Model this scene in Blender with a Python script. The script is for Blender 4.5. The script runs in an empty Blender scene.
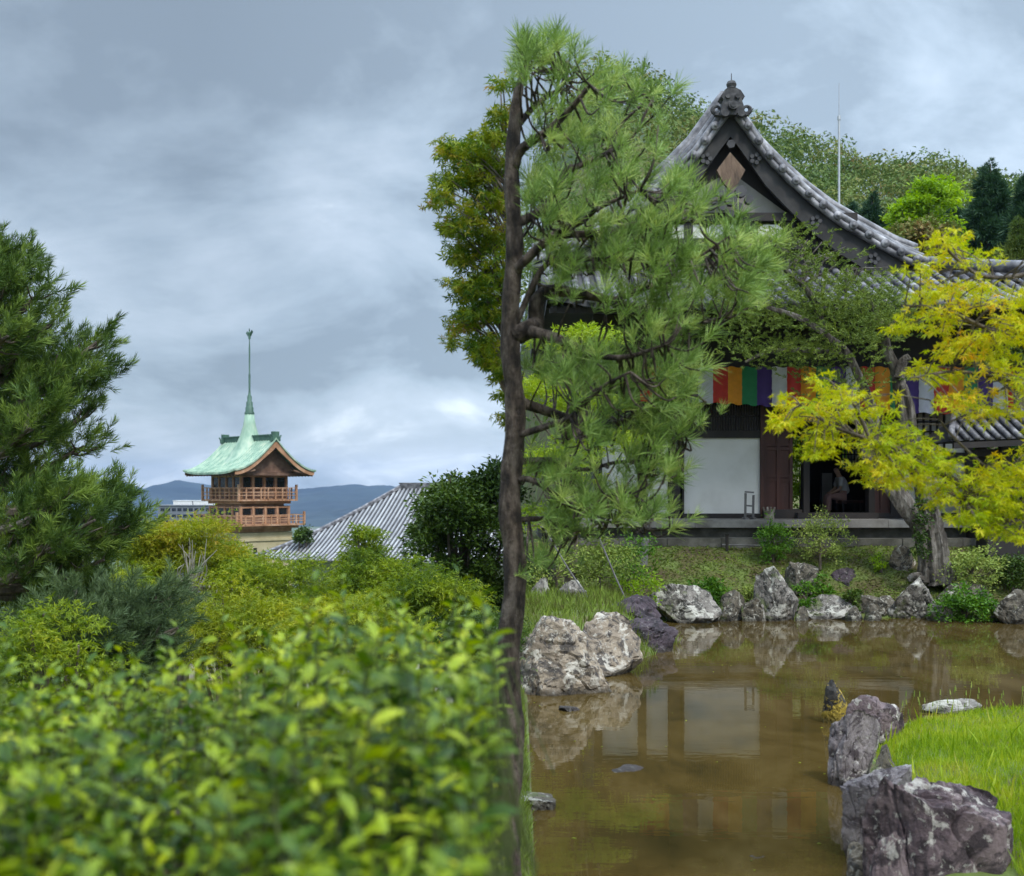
import bpy, math, random
import numpy as np
from mathutils import Vector, Matrix, noise as mnoise
S = bpy.context.scene
C = S.collection
rng = np.random.default_rng(11)
random.seed(5)

# ------------------------------------------------------------------ camera
H = 2.43; F = 1100.0; CX = 512.0; CY = 490.0
cam = bpy.data.cameras.new('camera')
cam.lens = 36*F/1024; cam.sensor_width = 36; cam.shift_y = 52/1024
cam.clip_start = 0.05; cam.clip_end = 20000
cam.dof.use_dof = True; cam.dof.focus_distance = 16; cam.dof.aperture_fstop = 2.9
camo = bpy.data.objects.new('camera', cam); C.objects.link(camo)
camo.location = (0, 0, H); camo.rotation_euler = (math.radians(90), 0, 0)
S.camera = camo

# ------------------------------------------------------------------ world
SUN_EL, SUN_AZ = 52, 150      # azimuth clockwise from the view direction (+Y)
w = bpy.data.worlds.new('World'); S.world = w; w.use_nodes = True
nt = w.node_tree; nt.nodes.clear()
N, L = nt.nodes.new, nt.links.new
out = N('ShaderNodeOutputWorld')
sky = N('ShaderNodeTexSky'); sky.sky_type = 'NISHITA'; sky.sun_disc = False
sky.sun_elevation = math.radians(SUN_EL); sky.sun_rotation = math.radians(SUN_AZ)
bg1 = N('ShaderNodeBackground'); bg1.inputs[1].default_value = 0.08; L(sky.outputs[0], bg1.inputs[0])
tc = N('ShaderNodeTexCoord'); sep = N('ShaderNodeSeparateXYZ'); L(tc.outputs['Generated'], sep.inputs[0])
def M(op, a, b=None, clamp=False):
    n = N('ShaderNodeMath'); n.operation = op; n.use_clamp = clamp
    for i, v in enumerate((a, b)):
        if v is None: continue
        if isinstance(v, (int, float)): n.inputs[i].default_value = v
        else: L(v, n.inputs[i])
    return n.outputs[0]
zz = M('ADD', M('MAXIMUM', sep.outputs[2], 0.0), 0.36)
cmb = N('ShaderNodeCombineXYZ'); L(M('DIVIDE', sep.outputs[0], zz), cmb.inputs[0]); L(M('DIVIDE', sep.outputs[1], zz), cmb.inputs[1]); cmb.inputs[2].default_value = 3.7
n1 = N('ShaderNodeTexNoise'); n1.inputs['Scale'].default_value = 2.1; n1.inputs['Detail'].default_value = 9; n1.inputs['Roughness'].default_value = 0.56; n1.inputs['Distortion'].default_value = 0.35
L(cmb.outputs[0], n1.inputs['Vector'])
n2 = N('ShaderNodeTexNoise'); n2.inputs['Scale'].default_value = 0.45; n2.inputs['Detail'].default_value = 3
L(cmb.outputs[0], n2.inputs['Vector'])
mixn = M('ADD', M('MULTIPLY', n1.outputs[0], 0.65), M('MULTIPLY', n2.outputs[0], 0.35))
cr = N('ShaderNodeValToRGB'); L(mixn, cr.inputs[0])
e = cr.color_ramp.elements
e[0].position = 0.41; e[0].color = (0.205, 0.26, 0.32, 1)
e[1].position = 0.60; e[1].color = (0.57, 0.645, 0.72, 1)
x = e.new(0.47); x.color = (0.285, 0.355, 0.43, 1)
x = e.new(0.55); x.color = (0.39, 0.465, 0.55, 1)
# an overcast sky is brighter towards the zenith; its brightness also drifts with bearing
zen = N('ShaderNodeMapRange'); L(sep.outputs[2], zen.inputs[0])
zen.inputs[1].default_value = 0.42; zen.inputs[2].default_value = 0.95; zen.inputs[3].default_value = 1.0; zen.inputs[4].default_value = 4.8
east = N('ShaderNodeMapRange'); L(sep.outputs[0], east.inputs[0])
east.inputs[1].default_value = -0.25; east.inputs[2].default_value = 0.22; east.inputs[3].default_value = 0.9; east.inputs[4].default_value = 1.38
bg2 = N('ShaderNodeBackground'); L(cr.outputs[0], bg2.inputs[0]); L(M('MULTIPLY', zen.outputs[0], east.outputs[0]), bg2.inputs[1])
mx = N('ShaderNodeMixShader'); mx.inputs[0].default_value = 0.88
L(bg1.outputs[0], mx.inputs[1]); L(bg2.outputs[0], mx.inputs[2]); L(mx.outputs[0], out.inputs[0])

sl = bpy.data.lights.new('sun', 'SUN'); sl.energy = 1.5; sl.angle = math.radians(11); sl.color = (1, 0.95, 0.86)
so = bpy.data.objects.new('sun', sl); C.objects.link(so)
az = math.radians(SUN_AZ); el = math.radians(SUN_EL)
sd = Vector((math.sin(az)*math.cos(el), math.cos(az)*math.cos(el), math.sin(el)))
so.rotation_euler = sd.to_track_quat('Z', 'Y').to_euler()
so.location = (0, 0, 60)
S.view_settings.view_transform = 'Standard'; S.view_settings.look = 'None'
S.view_settings.exposure = 0.72; S.view_settings.gamma = 1
S.cycles.max_bounces = 6; S.cycles.diffuse_bounces = 3; S.cycles.glossy_bounces = 3; S.cycles.transmission_bounces = 4
S.cycles.volume_bounces = 0; S.cycles.transparent_max_bounces = 6
S.cycles.use_denoising = True
S.cycles.caustics_reflective = False; S.cycles.caustics_refractive = False

def P(px, py, D): return np.array([(px-CX)*D/F, D, H+(CY-py)*D/F])
def PX(px, D): return (px-CX)*D/F
def PZ(py, D): return H+(CY-py)*D/F

# ------------------------------------------------------------------ materials
def mat(name, cols, scale=3.0, detail=5, rough=0.7, bump=0.0, bscale=None, spec=0.5, metal=0, island=0.0, hue=0.0,
        transl=None, stretch=None, coords='Object', lo=0.3, hi=0.7, dist=0.0, bdist=0.02):
    m = bpy.data.materials.new(name); m.use_nodes = True
    t = m.node_tree; nn, ll = t.nodes.new, t.links.new
    b = t.nodes['Principled BSDF']
    b.inputs['Roughness'].default_value = rough; b.inputs['Metallic'].default_value = metal
    b.inputs['Specular IOR Level'].default_value = spec
    tcn = nn('ShaderNodeTexCoord'); mp = nn('ShaderNodeMapping'); ll(tcn.outputs[coords], mp.inputs[0])
    if stretch: mp.inputs['Scale'].default_value = stretch
    nz = nn('ShaderNodeTexNoise'); nz.inputs['Scale'].default_value = scale; nz.inputs['Detail'].default_value = detail
    nz.inputs['Roughness'].default_value = 0.6; nz.inputs['Distortion'].default_value = dist
    ll(mp.outputs[0], nz.inputs['Vector'])
    r = nn('ShaderNodeValToRGB')
    fac = nz.outputs[0]
    mr = nn('ShaderNodeMapRange'); mr.inputs[1].default_value = lo; mr.inputs[2].default_value = hi
    ll(fac, mr.inputs[0]); fac = mr.outputs[0]
    if island:
        g = nn('ShaderNodeNewGeometry'); mf = nn('ShaderNodeMix'); mf.inputs[0].default_value = island
        ll(fac, mf.inputs[2]); ll(g.outputs['Random Per Island'], mf.inputs[3]); fac = mf.outputs[0]
    ll(fac, r.inputs[0])
    el_ = r.color_ramp.elements
    n = len(cols)
    el_[0].color = (*cols[0][:3], 1); el_[1].color = (*cols[-1][:3], 1)
    for i in range(1, n-1):
        k = el_.new(i/(n-1)); k.color = (*cols[i][:3], 1)
    ll(r.outputs[0], b.inputs['Base Color'])
    if bump:
        nb = nn('ShaderNodeTexNoise'); nb.inputs['Scale'].default_value = bscale or scale*3; nb.inputs['Detail'].default_value = 8; nb.inputs['Roughness'].default_value = 0.65
        ll(mp.outputs[0], nb.inputs['Vector'])
        bp = nn('ShaderNodeBump'); bp.inputs['Strength'].default_value = bump; bp.inputs['Distance'].default_value = bdist
        ll(nb.outputs[0], bp.inputs['Height']); ll(bp.outputs[0], b.inputs['Normal'])
    if transl:
        tr = nn('ShaderNodeBsdfTranslucent'); mxs = nn('ShaderNodeMixShader'); mxs.inputs[0].default_value = transl
        hs = nn('ShaderNodeHueSaturation'); hs.inputs['Value'].default_value = 1.3; hs.inputs['Saturation'].default_value = 1.1; hs.inputs['Hue'].default_value = 0.49
        ll(r.outputs[0], hs.inputs['Color']); ll(hs.outputs[0], tr.inputs[0])
        ll(b.outputs[0], mxs.inputs[1]); ll(tr.outputs[0], mxs.inputs[2])
        ll(mxs.outputs[0], t.nodes['Material Output'].inputs['Surface'])
    return m

# ------------------------------------------------------------------ mesh collector
class MB:
    def __init__(s): s.v = []; s.fl = []; s.fs = []; s.mi = []; s.n = 0
    def raw(s, v, faces, mi=0):
        v = np.asarray(v, float).reshape(-1, 3)
        for f in faces: s.fl.append(np.asarray(f, np.int64)+s.n); s.fs.append(np.array([len(f)])); s.mi.append(np.array([mi]))
        s.v.append(v); s.n += len(v)
    def arr(s, v, loops, sizes, mi=0):
        s.v.append(v); s.fl.append(loops+s.n); s.fs.append(sizes); s.mi.append(np.full(len(sizes), mi)); s.n += len(v)
    def box(s, x0, x1, y0, y1, z0, z1, mi=0):
        v = [(x, y, z) for z in (z0, z1) for y in (y0, y1) for x in (x0, x1)]
        s.raw(v, [(0, 2, 3, 1), (4, 5, 7, 6), (0, 1, 5, 4), (2, 6, 7, 3), (0, 4, 6, 2), (1, 3, 7, 5)], mi)
    def bar(s, a, b, wd, ht=None, up=(0, 0, 1), mi=0):
        a = np.array(a, float); b = np.array(b, float); ht = ht or wd
        d = b-a; d /= np.linalg.norm(d); u = np.array(up, float)
        sx = np.cross(d, u)
        if np.linalg.norm(sx) < 1e-4: sx = np.cross(d, (1, 0, 0))
        sx /= np.linalg.norm(sx); uz = np.cross(sx, d)
        v = []
        for p in (a, b):
            for i, j in ((-1, -1), (1, -1), (1, 1), (-1, 1)): v.append(p+sx*i*wd/2+uz*j*ht/2)
        s.raw(v, [(3, 2, 1, 0), (4, 5, 6, 7), (0, 1, 5, 4), (1, 2, 6, 5), (2, 3, 7, 6), (3, 0, 4, 7)], mi)
    def tube(s, pts, rad, sides=8, rough=0.0, cap=True, mi=0):
        pts = np.asarray(pts, float); n = len(pts)
        rad = np.broadcast_to(np.asarray(rad, float), (n,))
        d = np.gradient(pts, axis=0); d /= (np.linalg.norm(d, axis=1)[:, None]+1e-9)
        ref = np.array([0.31, 0.91, 0.27]); ref /= np.linalg.norm(ref)
        a = np.cross(d, ref); a /= (np.linalg.norm(a, axis=1)[:, None]+1e-9); b = np.cross(d, a)
        th = np.linspace(0, 2*np.pi, sides, endpoint=False)
        rr = rad[:, None]*(1+rough*(.9*rng.normal(size=(1, sides))+.35*rng.normal(size=(n, sides))))
        v = pts[:, None, :]+rr[..., None]*(np.cos(th)[None, :, None]*a[:, None, :]+np.sin(th)[None, :, None]*b[:, None, :])
        i = np.arange(n-1)[:, None]*sides; j = np.arange(sides)[None, :]; k = (j+1) % sides
        q = np.stack([i+j, i+k, i+sides+k, i+sides+j], -1).reshape(-1)
        s.arr(v.reshape(-1, 3), q, np.full((n-1)*sides, 4), mi)
        if cap:
            s.fl.append(np.arange(sides)[::-1]+s.n-n*sides); s.fs.append(np.array([sides])); s.mi.append(np.array([mi]))
            s.fl.append(np.arange(sides)+s.n-sides); s.fs.append(np.array([sides])); s.mi.append(np.array([mi]))
    def inst(s, tmpl, pos, xd, zd, sc, mi=0):
        tv, tl, ts = tmpl; pos = np.asarray(pos, float); n = len(pos)
        if n == 0: return
        xd = xd/(np.linalg.norm(xd, axis=1)[:, None]+1e-9)
        yd = np.cross(zd, xd); yd /= (np.linalg.norm(yd, axis=1)[:, None]+1e-9); zd = np.cross(xd, yd)
        sc = np.broadcast_to(np.asarray(sc, float), (n,))
        v = pos[:, None, :]+sc[:, None, None]*(tv[None, :, 0:1]*xd[:, None, :]+tv[None, :, 1:2]*yd[:, None, :]+tv[None, :, 2:3]*zd[:, None, :])
        k = len(tv)
        lo = (tl[None, :]+(np.arange(n)*k)[:, None]).reshape(-1)
        s.arr(v.reshape(-1, 3), lo, np.tile(ts, n), mi)
    def grid(s, V, mi=0, flip=False):
        V = np.asarray(V, float); a, b = V.shape[:2]
        i = np.arange(a-1)[:, None]*b; j = np.arange(b-1)[None, :]
        q = [i+j, i+j+1, i+b+j+1, i+b+j]
        if flip: q = q[::-1]
        s.arr(V.reshape(-1, 3), np.stack(q, -1).reshape(-1), np.full((a-1)*(b-1), 4), mi)
    def lathe(s, c, prof, sides=16, mi=0):
        th = np.linspace(0, 2*np.pi, sides+1); p = np.array(prof, float)
        V = np.stack([c[0]+p[:, 0:1]*np.cos(th), c[1]+p[:, 0:1]*np.sin(th), np.repeat(c[2]+p[:, 1:2], sides+1, 1)], -1)
        s.grid(V, mi, flip=True)
    def prism(s, outline, y0, y1, mi=0):      # outline (x,z) extruded along y
        n = len(outline)
        v = [(p[0], y0, p[1]) for p in outline]+[(p[0], y1, p[1]) for p in outline]
        f = [tuple(range(n))[::-1], tuple(range(n, 2*n))]+[(i, (i+1) % n, n+(i+1) % n, n+i) for i in range(n)]
        s.raw(v, f, mi)
    def build(s, name, m, parent=None, origin=None, smooth=False, xf=None):
        v = np.concatenate(s.v); fl = np.concatenate(s.fl); fs = np.concatenate(s.fs); mi = np.concatenate(s.mi)
        if xf is not None: v = xf(v)
        if origin is not None: v = v-np.array(origin)
        me = bpy.data.meshes.new(name)
        me.vertices.add(len(v)); me.vertices.foreach_set('co', v.astype(np.float32).ravel())
        me.loops.add(len(fl)); me.loops.foreach_set('vertex_index', fl.astype(np.int32))
        me.polygons.add(len(fs)); st = np.concatenate([[0], np.cumsum(fs)[:-1]])
        me.polygons.foreach_set('loop_start', st.astype(np.int32))
        me.polygons.foreach_set('material_index', mi.astype(np.int32))
        me.polygons.foreach_set('use_smooth', np.full(len(fs), bool(smooth)))
        me.update(calc_edges=True)
        for q in (m if isinstance(m, (list, tuple)) else [m]): me.materials.append(q)
        o = bpy.data.objects.new(name, me); C.objects.link(o)
        if origin is not None: o.location = origin
        if parent is not None:
            o.parent = parent
            if parent.type == 'EMPTY': o.matrix_parent_inverse = Matrix.Translation(-Vector(parent.location))
        return o
def tag(o, label=None, cat=None, group=None, kind=None):
    if label: o['label'] = label
    if cat: o['category'] = cat
    if group: o['group'] = group
    if kind: o['kind'] = kind
    return o
def thing(name, label, cat, loc, group=None):
    o = bpy.data.objects.new(name, None); C.objects.link(o); o.location = Vector([float(q) for q in loc])
    o.empty_display_size = 0.2
    return tag(o, label, cat, group)

def catmull(pts, k=6):
    pts = np.asarray(pts, float)
    if len(pts) < 3:
        t = np.linspace(0, 1, k+1)[:, None]; return pts[0]*(1-t)+pts[-1]*t
    q = np.vstack([2*pts[0]-pts[1], pts, 2*pts[-1]-pts[-2]]); o = []
    for i in range(1, len(q)-2):
        for t in np.linspace(0, 1, k, endpoint=False):
            a, b, c, d = q[i-1], q[i], q[i+1], q[i+2]
            o.append(0.5*((2*b)+(-a+c)*t+(2*a-5*b+4*c-d)*t*t+(-a+3*b-3*c+d)*t**3))
    o.append(pts[-1]); return np.array(o)
def wob(p, amp):
    p = np.array(p, float); n = len(p)
    if n > 2: p[1:-1] += rng.normal(size=(n-2, 3))*amp
    return p

# ------------------------------------------------------------------ leaf templates (x = length, z = normal)
def tm(v, f):
    return (np.array(v, float), np.concatenate([np.array(q) for q in f]), np.array([len(q) for q in f]))
OVATE = tm([(0, 0, 0), (.28, .17, .05), (.28, 0, 0), (.28, -.17, .05), (.62, .21, .03), (.62, 0, -.02), (.62, -.21, .03), (.85, .1, -.05), (.85, 0, -.07), (.85, -.1, -.05), (1.06, 0, -.14)],
           [(0, 2, 1), (0, 3, 2), (1, 2, 5, 4), (2, 3, 6, 5), (4, 5, 8, 7), (5, 6, 9, 8), (7, 8, 10), (8, 9, 10)])
DIAM = tm([(0, 0, 0), (.45, .24, .05), (1, 0, -.05), (.5, -.24, .05)], [(0, 3, 2, 1)])
def maple_t(lobes=5, spread=110):
    v = [(0.12, 0, 0)]; f = []
    for i in range(lobes):
        a = math.radians(-spread+2*spread*i/(lobes-1)); ln = 1.0-0.38*abs(i-(lobes-1)/2)/((lobes-1)/2)
        d = math.radians(13)
        k = len(v)
        v += [(.12+.42*ln*math.cos(a-d*1.4), .42*ln*math.sin(a-d*1.4), .02), (.1+ln*math.cos(a), ln*math.sin(a), -.16*ln), (.12+.42*ln*math.cos(a+d*1.4), .42*ln*math.sin(a+d*1.4), .02)]
        f.append((0, k, k+1, k+2))
    return tm(v, f)
MAPLE = maple_t(); MAPLE3 = maple_t(3, 62)
def tuft_t(n, ln, shoot, wd, a0, a1, seed):
    r = np.random.default_rng(seed); v = []; f = []
    for i in range(n):
        s0 = shoot*r.random(); ph = r.random()*6.283; a = math.radians(a0+(a1-a0)*r.random())*(1-.35*s0/max(shoot, 1e-3))
        d = np.array([math.cos(a), math.sin(a)*math.cos(ph), math.sin(a)*math.sin(ph)])
        side = np.cross(d, r.normal(size=3)); side /= np.linalg.norm(side)
        b = np.array([s0, 0, 0]); l = ln*(.75+.35*r.random()); k = len(v)
        droop = np.array([0, 0, -.06*l])
        v += [b-side*wd, b+side*wd, b+d*l*.55+side*wd*1.1, b+d*l*.55-side*wd*1.1, b+d*l+droop]
        f += [(k, k+1, k+2, k+3), (k+3, k+2, k+4)]
    return tm(v, f)

# ------------------------------------------------------------------ colours
m_barkP = mat('bark_pine_plated', [(.02, .014, .011), (.07, .05, .038), (.16, .125, .1)], 16, rough=.95, bump=1, bscale=22, stretch=(1, 1, .4), bdist=.06, lo=.38, hi=.62)
m_bark = mat('bark_grey_brown', [(.035, .026, .02), (.11, .085, .065), (.2, .17, .14)], 9, rough=.9, bump=.6, bscale=14, stretch=(1, 1, .35), bdist=.03)
m_barkpale = mat('bark_weathered', [(.06, .045, .035), (.18, .15, .12), (.34, .31, .27)], 7, rough=.9, bump=.8, bscale=12, stretch=(1, 1, .22), bdist=.05)
m_barkG = mat('bark_grey_fissured', [(.035, .028, .023), (.1, .085, .07), (.22, .2, .175)], 8, rough=.95, bump=1, bscale=14, stretch=(1, 1, .2), bdist=.05, lo=.36, hi=.64)
m_stem = mat('green_stem', [(.03, .05, .01), (.07, .08, .02)], 9, rough=.8)
m_deadwood = mat('dead_twig', [(.3, .27, .22), (.5, .47, .4)], 9, rough=.9)
m_hedge = mat('hedge_leaf', [(.01, .035, .004), (.05, .11, .007), (.28, .37, .012), (.64, .62, .035)], 4.5, rough=.32, island=.45, spec=.28, transl=.33, lo=.34, hi=.7)
m_pineL = mat('pine_needles_deep', [(.025, .055, .012), (.08, .14, .025), (.25, .34, .06)], 2.6, lo=.36, hi=.64, rough=.55, island=.25, spec=.22, transl=.18)
m_pineB = mat('pine_needles_blue', [(.03, .055, .022), (.085, .13, .05), (.19, .25, .09)], 1.3, rough=.55, island=.45, spec=.22, transl=.18)
m_pineR = mat('pine_needles_fresh', [(.08, .14, .035), (.22, .34, .08), (.5, .58, .17)], 5, lo=.36, hi=.64, rough=.5, island=.22, spec=.22, transl=.22)
m_mapY = mat('maple_leaf_golden', [(.24, .36, .012), (.44, .5, .014), (.62, .55, .02), (.8, .33, .03)], 2.0, rough=.5, island=.35, spec=.22, transl=.42, lo=.35, hi=.72)
m_mapG = mat('maple_leaf_green', [(.03, .07, .008), (.09, .155, .012), (.24, .31, .02), (.36, .36, .025)], 1.1, rough=.5, island=.35, spec=.22, transl=.35)
m_mapO = mat('maple_leaf_olive', [(.05, .1, .01), (.15, .21, .016), (.32, .35, .022), (.44, .3, .04)], .9, rough=.5, island=.3, spec=.22, transl=.35)
m_mapT = mat('maple_leaf_dark_red_tips', [(.025, .075, .01), (.09, .17, .015), (.28, .32, .02), (.45, .22, .08)], 2.5, rough=.5, island=.5, spec=.22, transl=.3)
m_dark = mat('evergreen_leaf_dark', [(.018, .042, .006), (.05, .095, .012), (.12, .18, .025)], .6, rough=.4, island=.45, spec=.22, transl=.15)
m_conif = mat('conifer_dark', [(.02, .05, .025), (.04, .09, .04), (.07, .14, .05)], .4, rough=.6, island=.4, spec=.22, transl=.1)
m_lime = mat('lime_leaf', [(.13, .25, .012), (.26, .42, .02), (.4, .53, .03)], .5, rough=.5, island=.4, spec=.22, transl=.4)
m_shrubG = mat('shrub_leaf_green', [(.03, .085, .01), (.085, .2, .02), (.2, .36, .035)], 3, rough=.4, island=.5, spec=.22, transl=.3)
m_shrubY = mat('shrub_leaf_pale', [(.12, .2, .04), (.28, .36, .08), (.45, .48, .14)], 3, rough=.5, island=.5, spec=.22, transl=.3)
m_junip = mat('juniper_sprays', [(.06, .1, .02), (.16, .23, .04), (.34, .4, .075)], 1.5, rough=.6, island=.4, spec=.22, transl=.15)
m_woods = mat('woodland_crowns', [(.045, .085, .022), (.09, .15, .03), (.16, .2, .045), (.27, .17, .07)], .12, detail=3, rough=.7, island=.3, spec=.22, transl=.15, lo=.33, hi=.68)

m_ground = mat('mossy_earth', [(.07, .05, .025), (.1, .09, .03), (.1, .13, .03), (.13, .18, .035)], 1.6, detail=8, rough=.95, bump=.6, bscale=25, lo=.36, hi=.64)
m_valley = mat('valley_ground', [(.04, .07, .03), (.07, .1, .04), (.14, .14, .12)], .02, detail=6, rough=1)
m_mount = mat('mountain_forest', [(.008, .018, .028), (.016, .03, .04), (.03, .048, .055)], .004, detail=8, rough=1, lo=.35, hi=.65)
m_rockP = mat('rock_purple_grey', [(.03, .02, .024), (.09, .065, .072), (.2, .165, .17), (.55, .52, .48)], 2.6, detail=9, rough=.85, bump=1, bscale=7, bdist=.05, dist=.6, lo=.33, hi=.68)
m_rockW = mat('rock_white_lichen', [(.06, .05, .045), (.2, .18, .165), (.42, .4, .36), (.62, .6, .55)], 2.4, detail=9, rough=.9, bump=1, bscale=6, bdist=.05, dist=.7, lo=.34, hi=.62)
m_rockB = mat('rock_tan', [(.04, .035, .035), (.2, .165, .13), (.36, .27, .18), (.5, .46, .4)], 2.2, detail=9, rough=.9, bump=1, bscale=6, bdist=.05, dist=.6, lo=.33, hi=.67)
m_rockD = mat('rock_dark', [(.018, .014, .018), (.045, .034, .042), (.085, .07, .08), (.3, .28, .25)], 2.6, detail=9, rough=.75, bump=1, bscale=9, bdist=.04, lo=.3, hi=.74)
m_rockM = mat('rock_mossy', [(.05, .045, .035), (.13, .12, .09), (.09, .13, .03), (.3, .28, .23)], 2.6, detail=9, rough=.9, bump=1, bscale=7, bdist=.04, lo=.33, hi=.67)
m_stone = mat('cut_stone', [(.1, .09, .08), (.19, .18, .165), (.26, .25, .235)], 2.5, rough=.85, bump=.4, bscale=20)
m_stoneD = mat('cut_stone_stained', [(.03, .027, .022), (.08, .075, .06), (.17, .16, .14)], 2.2, detail=8, rough=.9, bump=.5, bscale=15)
m_wood = mat('dark_timber', [(.008, .006, .006), (.018, .014, .013), (.035, .027, .024)], 2, rough=.7, bump=.2, stretch=(1, 1, .2))
m_woodR = mat('red_brown_timber', [(.03, .01, .008), (.055, .018, .013), (.09, .03, .02)], 2.5, rough=.6, bump=.2, stretch=(1, 1, .2))
m_woodG = mat('grey_timber', [(.09, .085, .085), (.18, .175, .17)], 6, rough=.85, stretch=(1, 1, .2))
m_plaster = mat('white_plaster', [(.6, .59, .56), (.72, .715, .69), (.78, .775, .76)], 1.0, detail=8, rough=.9, bump=.08, bscale=30)
m_plasterG = mat('grey_plaster', [(.25, .235, .22), (.36, .34, .32)], 1.6, rough=.9)
m_tile = mat('roof_tile_grey', [(.035, .034, .04), (.09, .087, .097), (.2, .195, .21), (.4, .39, .41)], 3.2, detail=8, rough=.5, bump=.3, bscale=14, lo=.3, hi=.7)
m_tileD = mat('roof_tile_under', [(.03, .03, .033), (.08, .078, .085)], 3, rough=.7)
m_tileH = mat('hall_roof_tile', [(.2, .2, .215), (.34, .345, .36), (.5, .51, .52)], 1.1, detail=8, rough=.45, island=.35, lo=.3, hi=.7)
m_carve = mat('carved_brown_wood', [(.07, .045, .03), (.17, .11, .075), (.3, .22, .16)], 5, rough=.8, bump=.5, bscale=30, stretch=(1, 1, .25))
m_copper = mat('green_copper', [(.19, .31, .23), (.31, .45, .34), (.5, .58, .44)], 1.6, detail=8, rough=.65, stretch=(1, 1, .25), lo=.32, hi=.68)
m_copperD = mat('dark_green_copper', [(.04, .09, .07), (.09, .18, .13)], 2, rough=.6)
m_cedar = mat('orange_timber', [(.3, .15, .08), (.48, .26, .15), (.62, .4, .27)], 1.2, rough=.7)
m_cedarD = mat('brown_timber', [(.11, .06, .04), (.2, .115, .08), (.3, .19, .13)], 1.5, rough=.8)
m_cream = mat('cream_stone', [(.4, .34, .2), (.52, .45, .28), (.62, .55, .37)], .7, detail=7, rough=.9)
m_voidwin = mat('window_dark_glass', [(.008, .009, .011), (.02, .022, .026)], 2, rough=.25)
m_grass = mat('grass_blade', [(.08, .16, .012), (.2, .32, .016), (.36, .43, .03), (.46, .36, .11)], 1.3, rough=.55, island=.4, spec=.22, transl=.35, lo=.3, hi=.72)
m_mossleaf = mat('ground_cover_leaf', [(.09, .055, .025), (.11, .14, .025), (.17, .25, .035), (.28, .33, .06)], 1.3, rough=.7, island=.45, spec=.22, transl=.2)
m_metal = mat('galvanised_steel', [(.4, .42, .44), (.5, .52, .54)], 4, rough=.5, metal=.6)
m_rope = mat('black_rope', [(.015, .012, .01), (.03, .025, .02)], 20, rough=.9)

def rockmat(name, ca, cb, dark, lich, la=.5, ls=3.2, moss=None):
    m = mat(name, [ca, tuple((np.array(ca)+np.array(cb))/2), cb], 1.6, detail=8, rough=.88, lo=.36, hi=.64, dist=1.2)
    t = m.node_tree; nn, ll = t.nodes.new, t.links.new; b = t.nodes['Principled BSDF']
    src = b.inputs['Base Color'].links[0].from_socket; tcn = [q for q in t.nodes if q.type == 'TEX_COORD'][0]
    def layer(src, col, scale, pos, wid, detail=8, dist=.5, off=0.0, typ='n', amt=1.0):
        mp = nn('ShaderNodeMapping'); mp.inputs['Location'].default_value = (off, off*.7, -off); ll(tcn.outputs['Object'], mp.inputs[0])
        if typ == 'n':
            nz = nn('ShaderNodeTexNoise'); nz.inputs['Scale'].default_value = scale; nz.inputs['Detail'].default_value = detail; nz.inputs['Roughness'].default_value = .68; nz.inputs['Distortion'].default_value = dist
            ll(mp.outputs[0], nz.inputs['Vector']); o_ = nz.outputs[0]
        r = nn('ShaderNodeMapRange'); r.inputs[1].default_value = pos; r.inputs[2].default_value = pos+wid; r.inputs[4].default_value = amt; ll(o_, r.inputs[0])
        mx = nn('ShaderNodeMix'); mx.data_type = 'RGBA'; ll(r.outputs[0], mx.inputs[0]); ll(src, mx.inputs[6]); mx.inputs[7].default_value = (*col, 1)
        return mx.outputs[2]
    s = layer(src, dark, 3.4, .50, .07, off=3, dist=1.5, amt=.85)
    s = layer(s, dark, 11, .56, .05, off=8, amt=.8)
    s = layer(s, lich, ls, .60-la*.12, .035, off=15, dist=.8, amt=.9)
    s = layer(s, tuple(np.array(lich)*.85), ls*4.5, .60-la*.05, .03, off=21, amt=.8)
    if moss: s = layer(s, moss, 2.3, .56, .06, off=30, amt=.75)
    gg = nn('ShaderNodeNewGeometry'); sx = nn('ShaderNodeSeparateXYZ'); ll(gg.outputs['Position'], sx.inputs[0])
    wr = nn('ShaderNodeMapRange'); wr.inputs[1].default_value = .03; wr.inputs[2].default_value = .1; wr.inputs[3].default_value = .7; wr.inputs[4].default_value = 0; ll(sx.outputs[2], wr.inputs[0])
    wm = nn('ShaderNodeMix'); wm.data_type = 'RGBA'; ll(wr.outputs[0], wm.inputs[0]); ll(s, wm.inputs[6]); wm.inputs[7].default_value = (.025, .02, .013, 1); s = wm.outputs[2]   # wet, algae-stained waterline
    ll(s, b.inputs['Base Color'])
    nb = nn('ShaderNodeTexNoise'); nb.inputs['Scale'].default_value = 9; nb.inputs['Detail'].default_value = 10; nb.inputs['Roughness'].default_value = .7
    ll(tcn.outputs['Object'], nb.inputs['Vector'])
    bp = nn('ShaderNodeBump'); bp.inputs['Strength'].default_value = .9; bp.inputs['Distance'].default_value = .035
    ll(nb.outputs[0], bp.inputs['Height']); ll(bp.outputs[0], b.inputs['Normal'])
    return m
m_rockP = rockmat('rock_purple_grey', (.09, .062, .07), (.22, .165, .165), (.03, .02, .024), (.46, .43, .39), .25)
m_rockG = rockmat('rock_pale_purple', (.16, .135, .14), (.3, .26, .255), (.05, .036, .04), (.5, .47, .43), .2)
m_rockW = rockmat('rock_white_lichen', (.14, .125, .11), (.3, .27, .24), (.03, .028, .024), (.5, .48, .42), .5, moss=(.1, .12, .04))
m_rockB = rockmat('rock_tan', (.19, .15, .11), (.38, .31, .23), (.045, .04, .04), (.52, .48, .41), .35)
m_rockD = rockmat('rock_dark', (.04, .028, .035), (.085, .062, .075), (.013, .01, .013), (.25, .23, .21), -.2)
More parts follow.
